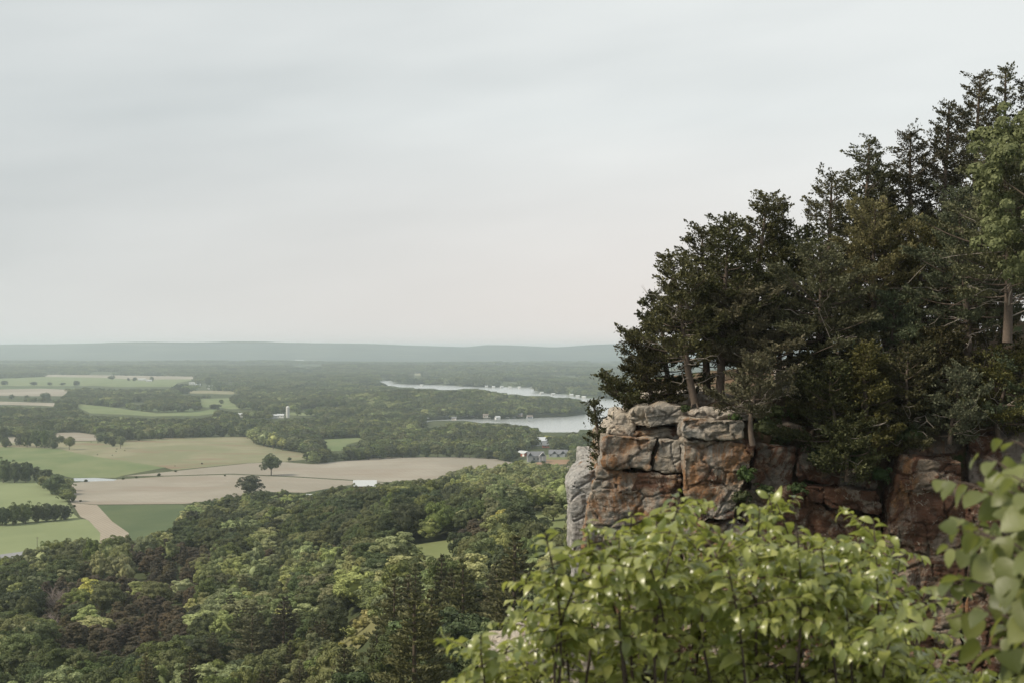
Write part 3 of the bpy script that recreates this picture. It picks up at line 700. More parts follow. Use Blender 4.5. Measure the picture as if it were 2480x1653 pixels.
instancer('distant_woods', np.c_[x, y, z - .3], rz(n), np.c_[rng.uniform(.8, 1.1, (n, 1)) * np.ones((n, 2)), rng.uniform(.6, 1.35, n)], rng.integers(0, 3, n), FAR['patch'], 'hazy distant woods beyond the lake and far fields', 'woods')
# ------------------------------------------------------------------ cliff
def wp(px, py, d):
    return np.array([(px - CX) / F * d, d, H - (py - HY) / F * d])
def rock_mat(name, maroon=.35, rust=.45, pale=.5, grey=(.41, .385, .35), tan=(.45, .38, .295)):
    m, nt, b = new_mat(name, .88, .25); t = NT(nt); p = t.pos()
    big = t.noise(p, .55, 5, .62, .6)
    c = t.mix(t.ramp(big, .40, .60), grey, tan)
    c = t.mix(t.ramp(t.noise(t.scaled(p, (1, 1, .8)), 1.9, 9, .74, .5), .46, .66), c, tuple(q * .58 for q in grey))
    c = t.mix(t.math('MULTIPLY', t.ramp(t.noise(t.scaled(p, (1.1, 1.1, .7), (0, .15, 0)), .75, 9, .72, .7), .60 - .16 * rust, .72 - .16 * rust), .9), c, t.mix(t.noise(p, 5, 3), (.34, .165, .055), (.22, .095, .040)))
    pm = t.noise(t.scaled(p, (1, 1, .75), (.3, 0, .2)), .55, 9, .70, .9)
    c = t.mix(t.math('MULTIPLY', t.ramp(pm, .62 - .2 * maroon, .66 - .2 * maroon), .93), c, t.mix(t.noise(p, 4, 4), (.075, .030, .019), (.16, .066, .034)))
    c = t.mix(t.math('MULTIPLY', t.ramp(t.noise(p, 2.3, 6, .7, 2.), .60, .66), pale), c, (.50, .45, .37))
    v = t.n('ShaderNodeTexVoronoi', feature='DISTANCE_TO_EDGE'); v.inputs['Scale'].default_value = .85
    pd = t.n('ShaderNodeVectorMath', operation='ADD'); nz = t.n('ShaderNodeTexNoise'); nz.inputs['Scale'].default_value = 1.1; nz.inputs['Detail'].default_value = 4
    t.put(p, nz.inputs['Vector']); t.put(p, pd.inputs[0]); t.put(nz.outputs['Color'], pd.inputs[1]); t.put(pd.outputs[0], v.inputs['Vector'])
    crack = t.math('MULTIPLY', t.ramp(v.outputs['Distance'], 0., .016, 1., 0.), t.ramp(t.noise(p, .9, 3), .48, .62))
    c = t.mix(t.math('MULTIPLY', crack, .55), c, (.03, .022, .018))
    # dark water streaks
    c = t.mix(t.math('MULTIPLY', t.ramp(t.noise(t.scaled(p, (2.2, 2.2, .18)), 1.2, 4, .6), .56, .70), .62), c, (.045, .036, .030))
    c = t.mix(t.math('MULTIPLY', t.ramp(t.noise(p, 11, 6, .8), .42, .66), .5), c, tuple(q * .45 for q in tan))
    t.put(c, b.inputs['Base Color'])
    h = t.math('ADD', t.math('MULTIPLY', t.noise(p, 2.2, 8, .68), 1.), t.math('MULTIPLY', t.noise(t.scaled(p, (.5, .5, 2.6), (.05, .08, 0)), 1.3, 6, .6, .6), .55))
    h = t.math('SUBTRACT', h, t.math('MULTIPLY', crack, .35))
    h = t.math('ADD', h, t.math('MULTIPLY', t.noise(p, 9, 7, .75), .40)); t.put(t.bump(h, 1., .26), b.inputs['Normal'])
    return m
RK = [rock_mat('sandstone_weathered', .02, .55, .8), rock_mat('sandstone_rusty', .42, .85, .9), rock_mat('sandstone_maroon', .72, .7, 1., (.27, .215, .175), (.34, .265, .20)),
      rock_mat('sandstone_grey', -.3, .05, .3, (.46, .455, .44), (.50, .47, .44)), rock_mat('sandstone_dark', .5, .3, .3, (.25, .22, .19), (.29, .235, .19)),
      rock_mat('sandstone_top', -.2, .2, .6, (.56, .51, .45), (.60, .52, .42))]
cliff = tag(empty('cliff', tuple(wp(1700, 1500, 62))), kind='structure')
cl0 = np.array(cliff.location)
from bpy import context as _cx
def rock_block(poly, d, T, mat, seed, amp=.16, vox=.075, bev=.16, slope=0., name='rock_block', parent=None, tilt=0., rnd=3):
    """a jointed block: the outline as seen, real thickness T going back, worn edges, uneven faces"""
    P = [wp(a, b_, d) for a, b_ in poly]; n = len(P)
    ctr = sum(P) / n
    V = []
    for back in (0, 1):
        for q in P:
            v = q.copy()
            if back:
                v[1] += T; v[2] += slope * T if q[2] > ctr[2] else 0
            else: v[1] += tilt * (q[2] - ctr[2])
            V.append(v)
    V = np.array(V) - ctr
    me = bpy.data.meshes.new(name)
    me.from_pydata([tuple(v) for v in V], [], [list(range(n)), list(range(2 * n - 1, n - 1, -1))] + [[i, i + n, (i + 1) % n + n, (i + 1) % n] for i in range(n)])
    me.update()
    import bmesh
    bm = bmesh.new(); bm.from_mesh(me); bmesh.ops.recalc_face_normals(bm, faces=bm.faces)
    bmesh.ops.triangulate(bm, faces=bm.faces); bm.to_mesh(me); bm.free()
    o = bpy.data.objects.new(name, me); col.objects.link(o)
    md = o.modifiers.new('r', 'REMESH'); md.mode = 'VOXEL'; md.voxel_size = vox
    sm = o.modifiers.new('s', 'SMOOTH'); sm.factor = .5; sm.iterations = rnd
    dg = _cx.evaluated_depsgraph_get(); me2 = bpy.data.meshes.new_from_object(o.evaluated_get(dg))
    o.modifiers.clear(); o.data = me2; bpy.data.meshes.remove(me)
    nv = len(me2.vertices); co = np.empty(nv * 3, np.float32); me2.vertices.foreach_get('co', co); co = co.reshape(-1, 3).astype(float)
    nn = np.empty(nv * 3, np.float32); me2.vertices.foreach_get('normal', nn); nn = nn.reshape(-1, 3)
    dsp = np.empty(nv); sd = seed * 7.3
    for i in range(nv):
        x, y, z = co[i]; v = Vector((x + sd, y, z))
        a = noise.fractal(v * .55, 1.0, 2.0, 5)
        st = noise.noise(Vector((x * .25 + sd, y * .25, z * 2.4))) + .5 * noise.noise(Vector((x * .4 + sd, y * .4, z * 6.5)))
        rd = abs(noise.noise(v * 1.3)) - .25
        chip = noise.cell(v * 1.1 + Vector((0.4 * a, 0, .4 * a)))
        vd = noise.voronoi(Vector((x * .62 + sd + .35 * a, y * .62, z * .85 + .3 * a)))[0]; ed = vd[1] - vd[0]
        vd2 = noise.voronoi(Vector((x * 1.7 + sd, y * 1.7 + .5 * a, z * 2.6)))[0]
        a -= max(0., 1 - ed / .045) * 1.0 + max(0., 1 - (vd2[1] - vd2[0]) / .10) * .22 - .30 * noise.cell_vector(Vector((vd[0], 0, 0)))[0] * 0
        dsp[i] = amp * (1.1 * a + .28 * st + 1.0 * rd + .38 * chip)
    co += nn * dsp[:, None]
    me2.vertices.foreach_set('co', co.astype(np.float32).ravel())
    me2.polygons.foreach_set('use_smooth', np.ones(len(me2.polygons), bool)); me2.update()
    me2.materials.clear(); me2.materials.append(mat)
    o.location = tuple(ctr - (cl0 if parent is cliff else 0)); o.parent = parent
    return o
BL = [
 ([(1456, 1053), (1530, 1056), (1594, 1060), (1583, 1104), (1578, 1134), (1570, 1138), (1510, 1133), (1462, 1127), (1455, 1090)], 60.0, 5, 0),
 ([(1597, 1060), (1649, 1061), (1651, 1139), (1609, 1146), (1580, 1136), (1586, 1104)], 60.15, 4, 0),
 ([(1448, 1132), (1510, 1137), (1570, 1142), (1612, 1151), (1650, 1144), (1653, 1276), (1650, 1440), (1600, 1560), (1420, 1560), (1416, 1251), (1432, 1185)], 60.25, 6, 1),
 ([(1380, 1180), (1394, 1156), (1420, 1142), (1452, 1134), (1470, 1160), (1465, 1250), (1465, 1500), (1394, 1500), (1386, 1300), (1382, 1230)], 60.9, 5, 3),
 ([(1654, 1064), (1740, 1068), (1827, 1074), (1822, 1123), (1802, 1174), (1788, 1197), (1782, 1260), (1735, 1258), (1692, 1267), (1674, 1219), (1658, 1187)], 59.5, 5, 1),
 ([(1694, 1270), (1735, 1262), (1781, 1263), (1808, 1270), (1812, 1600), (1600, 1600), (1652, 1400), (1656, 1285)], 59.9, 6, 1),
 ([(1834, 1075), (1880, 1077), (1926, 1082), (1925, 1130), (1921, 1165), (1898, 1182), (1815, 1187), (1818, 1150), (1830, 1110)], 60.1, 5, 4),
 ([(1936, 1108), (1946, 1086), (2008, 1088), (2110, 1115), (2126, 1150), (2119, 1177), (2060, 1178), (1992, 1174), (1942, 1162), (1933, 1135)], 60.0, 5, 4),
 ([(1952, 1178), (2040, 1181), (2122, 1184), (2137, 1212), (2133, 1250), (2100, 1249), (2059, 1236), (2014, 1230), (1963, 1207)], 59.6, 5, 2),
 ([(1800, 1192), (1945, 1172), (1960, 1210), (2014, 1234), (2060, 1240), (2140, 1256), (2148, 1450), (2150, 1620), (1812, 1620), (1806, 1268), (1788, 1260)], 60.0, 6, 2),
 ([(2190, 1108), (2260, 1110), (2332, 1113), (2334, 1244), (2338, 1450), (2330, 1620), (2152, 1620), (2150, 1298), (2158, 1220), (2172, 1160)], 59.0, 6, 2),
 ([(2340, 1178), (2620, 1170), (2620, 1640), (2344, 1640)], 59.0, 6, 2),
 ([(2630, 1060), (2900, 1050), (2960, 1640), (2630, 1640)], 59.6, 8, 1),
 ([(1428, 1152), (1520, 1152), (1520, 1640), (1428, 1640)], 65.0, 13, 3),
 ([(2345, 1053), (2415, 1050), (2620, 1045), (2620, 1168), (2350, 1174)], 60.2, 5, 4),
 ([(2128, 1100), (2190, 1085), (2200, 1130), (2160, 1200), (2146, 1300), (2140, 1420), (2125, 1150)], 61.6, 4, 4),
 # slabs on the top
 ([(1526, 996), (1541, 984), (1575, 980), (1572, 1008), (1580, 1036), (1541, 1032), (1523, 1012)], 60.6, 4, 5),
 ([(1566, 990), (1600, 982), (1652, 984), (1660, 1000), (1648, 1026), (1610, 1029), (1575, 1035), (1564, 1010)], 60.3, 4, 0),
 ([(1541, 984), (1602, 966), (1670, 965), (1668, 983), (1600, 988)], 61.6, 6, 5),
 ([(1654, 1014), (1736, 1017), (1804, 1019), (1799, 1058), (1783, 1068), (1720, 1064), (1653, 1060)], 59.2, 4, 0),
 ([(1662, 998), (1712, 993), (1790, 1004), (1812, 1018), (1736, 1019), (1656, 1017)], 60.4, 5, 5),
 ([(1466, 1050), (1470, 1036), (1492, 1022), (1490, 1008), (1504, 1000), (1528, 1004), (1536, 1028), (1534, 1052)], 61.0, 4, 5),
 ([(1534, 1040), (1600, 1038), (1652, 1034), (1652, 1062), (1532, 1054)], 60.9, 4, 1),
 ([(1660, 968), (1724, 962), (1776, 960), (1806, 985), (1806, 1002), (1664, 996)], 62.6, 6, 5),
 ([(1740, 990), (1806, 985), (1830, 1004), (1826, 1018), (1760, 1010)], 60.9, 4, 0),
 ([(1915, 944), (1935, 938), (1962, 938), (1964, 982), (1916, 985)], 62.6, 3, 5),
 ([(1970, 946), (2006, 948), (2012, 985), (1968, 984)], 62.8, 3, 0),
 ([(1868, 1030), (1905, 1024), (1942, 1034), (1948, 1062), (1872, 1064)], 60.9, 3, 4),
 ([(1820, 1000), (1900, 985), (1960, 990), (1950, 1012), (1830, 1018)], 62.3, 4, 5),
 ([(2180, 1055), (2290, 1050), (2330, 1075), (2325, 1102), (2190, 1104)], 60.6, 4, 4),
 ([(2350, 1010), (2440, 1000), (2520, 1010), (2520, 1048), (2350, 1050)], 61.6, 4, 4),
 ([(1905, 905), (1990, 890), (2090, 880), (2110, 905), (1990, 925), (1915, 935)], 65.0, 4, 5),
 ([(2200, 800), (2290, 790), (2330, 830), (2290, 860), (2210, 850)], 66.5, 4, 1),
]
for i, (poly, d, T, mi) in enumerate(BL):
    pp = [wp(a, b_, d) for a, b_ in poly]
    small = (max(q[0] for q in pp) - min(q[0] for q in pp)) < 2.2
    rock_block(poly, d, T, RK[mi], i + 1, amp=.11 if small else .16, vox=.045 if small else .06, parent=cliff, tilt=-.04, slope=.04, rnd=2)
# dark core behind the joints
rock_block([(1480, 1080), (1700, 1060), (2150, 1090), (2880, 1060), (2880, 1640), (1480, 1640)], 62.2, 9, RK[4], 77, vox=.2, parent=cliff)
led = rock_block([(1172, 1650), (1178, 1602), (1250, 1590), (1300, 1565), (1345, 1540), (1400, 1520), (1500, 1520), (1500, 1760), (1172, 1760)], 40, 5, RK[5], 40, amp=.22, vox=.08, name='rock_ledge', slope=-.02)
tag(led, kind='structure')
tag(led, 'grey layered rock ledge jutting out low behind the leaves', 'rock')

# ------------------------------------------------------------------ soil of the cliff top, rising to the upper right
CED = [  # base px, base py, distance, top px, top py, radius m, bare fraction, kind, density
 (1683, 962, 61.0, 1625, 628, 2.3, .28, 0, 1.0), (1741, 960, 62.0, 1768, 532, 2.1, .30, 0, 1.0), (1712, 962, 64.5, 1700, 560, 2.1, .2, 0, 1.0),
 (1800, 955, 65.0, 1858, 479, 2.2, .15, 0, 1.0), (1840, 950, 66.0, 1888, 492, 1.8, .2, 0, .8), (1640, 967, 63.5, 1578, 716, 2.0, .08, 0, 1.1),
 (1590, 980, 62.5, 1530, 812, 1.7, .03, 0, 1.1), (1545, 1002, 62.0, 1468, 912, 1.25, .0, 0, 1.1), (1490, 1040, 61.5, 1437, 975, .75, .0, 0, .9),
 (1835, 985, 61.4, 1790, 700, 2.2, .38, 1, 1.1), (1822, 1062, 58.7, 1835, 868, 1.75, .32, 1, .9), (1890, 950, 63.0, 1900, 700, 2.1, .2, 1, .9),
 (1916, 885, 66.0, 1935, 560, 2.1, .15, 0, 1.0), (2000, 900, 67.5, 2015, 434, 2.2, .2, 0, .7), (1990, 920, 62.5, 1985, 610, 2.5, .2, 1, 1.0),
 (2075, 890, 69.0, 2105, 350, 2.0, .2, 0, .8), (2110, 880, 65.0, 2120, 500, 2.6, .15, 1, 1.1), (2150, 860, 70.0, 2140, 420, 2.2, .1, 0, 1.0),
 (2205, 850, 71.0, 2205, 325, 2.3, .1, 0, 1.0), (2270, 840, 72.0, 2300, 262, 2.4, .1, 0, 1.0), (2230, 850, 66.0, 2230, 560, 2.6, .15, 0, 1.0),
 (2350, 830, 73.0, 2374, 186, 2.2, .1, 0, .9), (2425, 815, 74.0, 2436, 170, 1.5, .1, 0, .6), (2500, 800, 74.0, 2490, 200, 2.0, .1, 0, .8),
 (2345, 850, 62.0, 2320, 470, 2.9, .18, 2, 1.0), (2440, 815, 58.0, 2440, 350, 3.0, .22, 1, 1.0), (2560, 800, 60.0, 2560, 420, 3.2, .2, 2, 1.0),
 (2060, 960, 62.0, 2055, 760, 2.2, .1, 0, 1.1), (2150, 960, 63.0, 2170, 720, 2.3, .1, 2, 1.1), (2010, 1085, 59.8, 2015, 880, 1.9, .0, 0, 1.3), (2100, 1090, 59.8, 2090, 850, 2.1, .0, 0, 1.3),
 (2190, 1075, 60.2, 2200, 850, 2.1, .0, 0, 1.3), (2050, 1150, 59.0, 2040, 1040, 1.7, .0, 0, 1.3), (2300, 1060, 59.6, 2330, 900, 1.7, .05, 2, 1.2), (2270, 1000, 62.0, 2280, 800, 2.2, .1, 0, 1.2),
 (2420, 1050, 60.0, 2450, 860, 2.0, .1, 0, 1.2), (2500, 1040, 60.0, 2530, 880, 2.2, .1, 2, 1.1), (1960, 1040, 61.5, 1965, 880, 1.4, .1, 0, 1.2), (2390, 940, 63.0, 2380, 720, 2.2, .1, 0, 1.1),
 (2690, 1000, 62.0, 2700, 640, 2.8, .1, 0, 1.1), (2820, 1010, 63.0, 2830, 700, 2.8, .1, 1, 1.1), (2760, 880, 70.0, 2760, 420, 3.0, .1, 0, 1.0),
]
CP = [tuple(wp(a, b_, d)) for a, b_, d, *_ in CED if not (a == 2050 or (a, b_) in ((1490, 1040), (1822, 1062), (2100, 1090), (2190, 1075), (2010, 1085), (1545, 1002), (2300, 1060), (2500, 1040), (2420, 1050)))]
CP += [tuple(wp(*q)) for q in [(1500, 1045, 61.5), (1560, 1010, 62), (1600, 985, 63), (1820, 1020, 61.5), (1640, 1075, 60.8), (1560, 1075, 60.8), (1900, 1090, 61), (2000, 1095, 61), (2250, 1100, 61), (2450, 1080, 61), (2600, 1060, 61), (2600, 800, 72), (2480, 775, 76), (2600, 750, 78), (2350, 815, 77), (2200, 838, 76), (1700, 1085, 60.6), (1760, 1085, 60.6)]]
CP = np.array(CP)
def mound(x, y):
    x = np.asarray(x, float); y = np.asarray(y, float)
    d2 = (x[..., None] - CP[:, 0]) ** 2 + (y[..., None] - CP[:, 1]) ** 2 + .25
    w = d2 ** -1.6
    z = (w * CP[:, 2]).sum(-1) / w.sum(-1)
    xl = 4.2 + (y - 61) * .10
    drop = np.clip((xl + 1.2 - x) / 2.5, 0, 1) ** 1.3 * 26 + np.clip((y - 80) / 10, 0, 4) ** 1.3 * 9 + np.clip(61.1 - y, 0, 1) * 8
    return z - drop - np.clip((x - 30) / 10, 0, 3) * 3
nx, ny = 190, 120
GX, GY = np.meshgrid(np.linspace(1.6, 42, nx), np.linspace(60.6, 110, ny))
GZm = mound(GX, GY); nzv = np.array([noise.fractal(Vector((a * .6, b_ * .6, 3)), 1., 2., 5) for a, b_ in zip(GX.ravel(), GY.ravel())]).reshape(ny, nx)
GZm = GZm + .16 * nzv - .05
Vm = np.stack([GX, GY, GZm], -1).reshape(-1, 3)
ii = (np.arange(ny - 1)[:, None] * nx + np.arange(nx - 1)[None]).ravel()
Fm = np.stack([ii, ii + 1, ii + nx + 1, ii + nx], 1)
m, nt, b = new_mat('cliff_top_soil', .95, .1); t = NT(nt); p = t.pos()
c = t.mix(t.ramp(t.noise(p, .8, 6, .65), .4, .6), (.075, .055, .035), (.17, .12, .08)); c = t.mix(t.ramp(t.noise(p, .45, 5), .55, .62), c, (.15, .10, .065)); c = t.mix(t.ramp(t.noise(p, 1.6, 5), .54, .62), c, (.055, .075, .03))
t.put(c, b.inputs['Base Color']); t.put(t.bump(t.noise(p, 4, 6, .7), 1, .15), b.inputs['Normal'])
tag(ob('hilltop', mesh_np('hilltop', Vm, Fm, m, True)), kind='structure')

# ------------------------------------------------------------------ cedars on the cliff
CM = [foliage_mat('cedar_dark_green', (.024, .025, .011), (.062, .060, .023), trans=.22, clump=.6, c3=(.135, .13, .045)),
      foliage_mat('cedar_olive', (.056, .056, .027), (.130, .125, .058), trans=.22, clump=.7, c3=(.21, .195, .09)),
      foliage_mat('cedar_blue_green', (.048, .060, .036), (.105, .122, .070), trans=.22, clump=.7, c3=(.17, .185, .10))]
CBARK = plain_mat('cedar_bark', (.11, .085, .067), var=.5, scale=9)
DEAD = plain_mat('bleached_wood', (.33, .29, .25), var=.3, scale=7)
def cedar(i, bpx, bpy_, d, tpx, tpy, R, bare, kind, dens, sc=1.0):
    if 12 <= i <= 23: R *= 1.28
    r = np.random.default_rng(500 + i)
    B = wp(bpx, bpy_, d); T = wp(tpx, tpy, d + r.uniform(-.4, .4)); B[2] -= .25
    if tpy < bpy_ - 60: 
        gz = float(mound(B[0], B[1])) - .2
        if B[1] > 61.3 and gz < B[2] + 1.5: B[2] = min(B[2], gz)
    Ht = T[2] - B[2]
    e = empty('cedar_tree', tuple(B)); T = T - B
    s = np.linspace(0, 1, 14)
    w1, w2 = r.normal(size=2) * .22
    line = lambda q: np.stack([T[0] * q ** 1.25 + w1 * np.sin(q * 5) * (1 - q), T[1] * q + w2 * np.sin(q * 4 + 1) * (1 - q), Ht * q], -1)
    g = Geo(); r0 = .05 + .018 * Ht
    g.tube(line(s), r0 * (1 - s * .9) + .012, 8)
    if Ht > 5 and i != 25:   # root flare
        for k in range(4):
            a = k * 1.57 + r.uniform(0, 1); q = np.linspace(0, 1, 4)
            g.tube(np.c_[np.cos(a) * q * .3, np.sin(a) * q * .3, .30 - .5 * q], r0 * .45 * (1 - q * .6), 6)
    gd = Geo(); gf = Geo()
    nb = int((10 + Ht * 5.2) * min(1.15, .8 + .2 * dens))
    CC = []; AX = []
    for k in range(nb):
        f = bare + (1 - bare) * (k + r.uniform(0, 1)) / nb
        p0 = line(np.array([f]))[0]; a = k * 2.399 + r.uniform(-.5, .5)
        fr = (f - bare) / (1 - bare)
        prof = (1 - fr) ** .66 * min(1, .6 + fr * 2.6) * (1.0 if k % 3 else .7)
        L = R * prof * r.uniform(.5, 1.45) + .2
        up = .10 + .95 * fr ** 1.5 + r.uniform(-.12, .3)
        n = 7; q = np.linspace(0, 1, n); hd = np.array([math.cos(a), math.sin(a), 0]); sd_ = np.array([-hd[1], hd[0], 0])
        cv = r.normal() * .18
        P = p0 + L * (q[:, None] * hd + (up * q ** 1.3 * .8 - .06 * np.sin(q * 3))[:, None] * np.array([0, 0, 1.]) + (cv * np.sin(q * 3))[:, None] * sd_)
        g.tube(P, (.016 + .012 * L) * (1 - q * .85), 4)
        m_ = int(max(3, L * 8.5 * dens))
        for j in range(m_):
            u = r.uniform(.28 if fr < .6 else .05, 1.02) ** .8
            c = p0 + L * (u * hd + (up * u ** 1.3 * .8) * np.array([0, 0, 1.]))
            side = r.choice([-1, 1]) * r.uniform(.1, .95) * (1.12 - u) * L * .5
            c = c + sd_ * side + np.array([0, 0, abs(side) * .22 + r.uniform(-.05, .10)])
            ax = hd * .7 + sd_ * np.sign(side) * .6 + np.array([0, 0, .55]) + r.normal(size=3) * .3
            CC.append(c); AX.append(ax)
            if j % 3 == 0: g.tube([p0 + (c - p0) * .55 + 0, c], [.009, .005], 3)
    CC = np.array(CC); AX = unit(np.array(AX)); N = len(CC); K = 44
    idx = np.repeat(np.arange(N), K); S = r.uniform(.16, .42, N)[idx][:, None]
    q = r.uniform(-.7, 1.25, (N * K, 1)); lat = r.normal(size=(N * K, 3)) * (.30 * (1.35 - q)) * np.array([1, 1, .40])
    C_ = CC[idx] + AX[idx] * q * S + lat * S
    ax = unit(AX[idx] + .55 * r.normal(size=(N * K, 3)) + np.array([0, 0, .15])); t2 = unit(np.cross(ax, r.normal(size=ax.shape)))
    sz = r.uniform(.035, .085, (N * K, 1)) * sc
    gf.quads(C_, ax * sz, t2 * sz * .48)
    # bare dead twigs low in the crown
    for k in range(int(Ht * 2.2)):
        f = r.uniform(max(.08, bare * .5), min(.75, bare + .35)); p0 = line(np.array([f]))[0]; a = r.uniform(3.4, 6.0) if k % 3 else r.uniform(0, 6.28)
        L = R * r.uniform(.4, .95); q2 = np.linspace(0, 1, 7)
        wv = np.cumsum(r.normal(size=(7, 3)) * .07, 0) * q2[:, None]
        P = p0 + L * (q2[:, None] * np.array([math.cos(a), math.sin(a), r.uniform(-.1, .5)]) + wv)
        gd.tube(P, (.020 + .004 * L) * (1 - q2 * .8), 4)
        for j in (3, 5): gd.tube([P[j], P[j] + r.normal(size=3) * .16 * L + np.array([0, 0, .06])], [.009, .004], 3)
    tr = ob('trunk', g.mesh('trunk', CBARK, True), e)
    cr = ob('crown', gf.mesh('crown', CM[kind]), e)
    if gd.v: ob('dead_branch', gd.mesh('dead_branch', DEAD, True), e)
    return e
CLAB = {0: 'cedar with pale bare trunk and dead side limbs behind the left slab', 1: 'tall cedar with paired trunk rising just right of the pale leaning one', 2: 'dark cedar behind the paired trunks with a hooked tip', 3: 'wind swept cedar whose tip leans right, tallest of the left group', 4: 'second wind swept tip beside the tallest of the left cedar group', 5: 'bushy cedar reaching left past the cliff edge, middle height', 6: 'low dark cedar at the left cliff end, its top level with the far ridge', 7: 'lowest wide cedar boughs hanging over the lake at the cliff tip', 8: 'small cedar spray clinging to the left corner below the top slab', 9: 'grey olive flat topped cedar with twisted bleached limbs above the slabs', 10: 'small cedar rooted in the crack at the right end of the front slab', 11: 'olive cedar between the slab cedar and the dark wood behind', 12: 'dark cedar filling the dip in the skyline right of the wind swept tip', 13: 'sparse cedar with a bare pale trunk showing sky on the skyline', 14: 'olive layered cedar below the sparse skyline cedar', 15: 'thin topped cedar on the skyline right of the sparse one', 16: 'broad olive cedar halfway up the wooded slope', 17: 'dark cedar just under the skyline left of the stepped top', 18: 'dark skyline cedar forming the step in the middle of the slope outline', 19: 'broad dark skyline cedar below the two highest tips', 20: 'dark full cedar in the heart of the slope above the soil bank', 21: 'pointed skyline cedar, second highest tip', 22: 'narrow see-through cedar with the highest tip', 23: 'cedar tip cut by the photo edge at the end of the skyline', 24: 'blue green layered cedar left of the large olive one', 25: 'large olive cedar with thick bare trunk above the soil bank', 26: 'blue green cedar filling the photo edge below the pale broadleaf', 27: 'dark cedar over the background rock steps', 28: 'blue green cedar bough mass above the deep shade', 29: 'very dark cedar hanging over the rounded shaded block', 30: 'very dark cedar over the joint left of the tall maroon block', 31: 'very dark cedar above the top of the tall maroon block', 32: 'dark cedar boughs drooping down across the shaded rock face', 33: 'lit blue green cedar tuft above the blurred heart shaped leaves', 34: 'dark cedar in front of the brown soil bank', 35: 'dark cedar with silvery dead branches above the shrub at the edge', 36: 'blue green low cedar at the photo edge under the dead branches', 37: 'small dark cedar beside the background rock steps', 39: 'dark cedar beyond the photo edge, front', 40: 'olive cedar farther beyond the edge', 41: 'dark tall cedar beyond the edge, behind', 38: 'dark cedar just below the trunk of the large olive cedar'}
for i, row in enumerate(CED):
    tag(cedar(i, *row), CLAB[i], 'cedar tree', 'cedars on the cliff top')
# pale broadleaf tree at the right edge
LG = foliage_mat('fresh_leaves', (.070, .084, .036), (.135, .148, .066), trans=.3, clump=.5, c3=(.20, .215, .10))
e = empty('broadleaf_tree', tuple(wp(2560, 760, 54))); tag(e, 'light green broadleaf tree at the right end of the skyline', 'tree')
cm = crown('crown', 71, LG, R=3.5, Hh=8.8, nc=300, nl=110, leaf=.12, base=.2, cs=.42, core=False); ob('crown', cm, e)
ob('trunk', trunk_mesh('trunk', 140, h=5.5, r0=.2), e)
# tufts and small plants on the ledges
LPL = ['leafy plant in the joint right of the tall middle block', 'leafy plant lower in the joint right of the tall middle block', 'leafy plant on the ledge under the first shaded block', 'leafy plant at the foot of the second shaded block', 'tiny plant between the two top slabs', 'leafy mat right of the small rooted cedar', 'leafy mat above the gap between the shaded blocks', 'leafy plant before the small background rock steps', 'leafy plant draped over the top of the second shaded block', 'leafy plant under the drooping cedar boughs', 'leafy plant in the deep joint left of the tall maroon block', 'leafy plant on top of the tall maroon block, left corner', 'leafy plant on top of the tall maroon block, right corner', 'leafy plant on the lit ledge beyond the slab cedar', 'tiny plant at the back of the front slab', 'leafy plant low in the joint left of the maroon block', 'leafy plant beside the trunk of the slab cedar']
UG = foliage_mat('ledge_plant_leaves', (.030, .045, .014), (.060, .085, .028), trans=.3)
for i, (px, py, d, s_) in enumerate([(1808, 1150, 59.3, .5), (1795, 1205, 59.2, .45), (1850, 1190, 59.6, .5), (1930, 1185, 59.4, .45), (1660, 990, 60.2, .22), (1860, 1040, 60.3, .7), (1900, 1060, 60.2, .6), (1930, 1000, 62, .5), (1985, 1110, 59.6, .8), (2075, 1120, 59.5, .9), (2130, 1150, 59.6, .6), (2210, 1060, 60, .8), (2330, 1050, 60, .6), (1880, 1000, 61.2, .5), (1780, 1012, 60.2, .3), (2150, 1230, 60.5, .4), (1840, 1010, 61, .5)]):
    c0 = wp(px, py, d); e = cm = crown('leafy_tuft', 200 + i, UG, R=s_, Hh=s_ * 1.2, nc=26, nl=22, leaf=.07, base=-s_ * .5)
    o = ob('ledge_plant', cm, None, tuple(c0)); tag(o, LPL[i] , 'plant', 'plants on the cliff ledges')
# ------------------------------------------------------------------ foreground shrubs
def leaves_into(g, P, D, L, W, seed, bend=1.75, heart=False):
    r = np.random.default_rng(seed); N = len(P); D = unit(D)
    U = unit(np.array([0, 0, 1.]) + .5 * r.normal(size=(N, 3))); U = unit(U - (U * D).sum(1, keepdims=True) * D); S = np.cross(D, U)
    prof = np.array([.0, .62, 1.0, .86, .45, .0]) if not heart else np.array([.55, 1.0, 1.0, .78, .42, .0])
    st = np.array([0, .18, .38, .58, .8, 1.0]) if not heart else np.array([-.06, .12, .35, .6, .82, 1.0])
    b = (bend * r.uniform(.4, 1.25, N))[:, None]; n = len(st)
    ang = b * st[None]                                   # droop grows along the blade
    dl = np.diff(np.concatenate([[st[0]], st]))
    X = np.cumsum(np.cos(ang) * dl, 1); Zd = -np.cumsum(np.sin(ang) * dl, 1)
    mid = P[:, None] + L[:, None, None] * (X[..., None] * D[:, None] + Zd[..., None] * U[:, None])
    nrm = np.sin(ang)[..., None] * D[:, None] + np.cos(ang)[..., None] * U[:, None]
    w = (W[:, None] * prof[None])[..., None] * .5
    fold = .22 * w
    wob = r.uniform(-.25, .25, (N, 1, 1)) * w * st[None, :, None]
    Lf = mid - S[:, None] * w + nrm * (fold + wob); Rt = mid + S[:, None] * w + nrm * (fold - wob)
    V = np.stack([Lf, mid, Rt], 2).reshape(-1, 3)
    base = (np.arange(N) * n * 3)[:, None, None]; i = np.arange(n - 1)[None, :, None] * 3; k = np.arange(2)[None, None]
    F0 = base + i + k
    Fc = np.stack([F0, F0 + 1, F0 + 4, F0 + 3], -1).reshape(-1, 4)
    g.add(V, Fc)
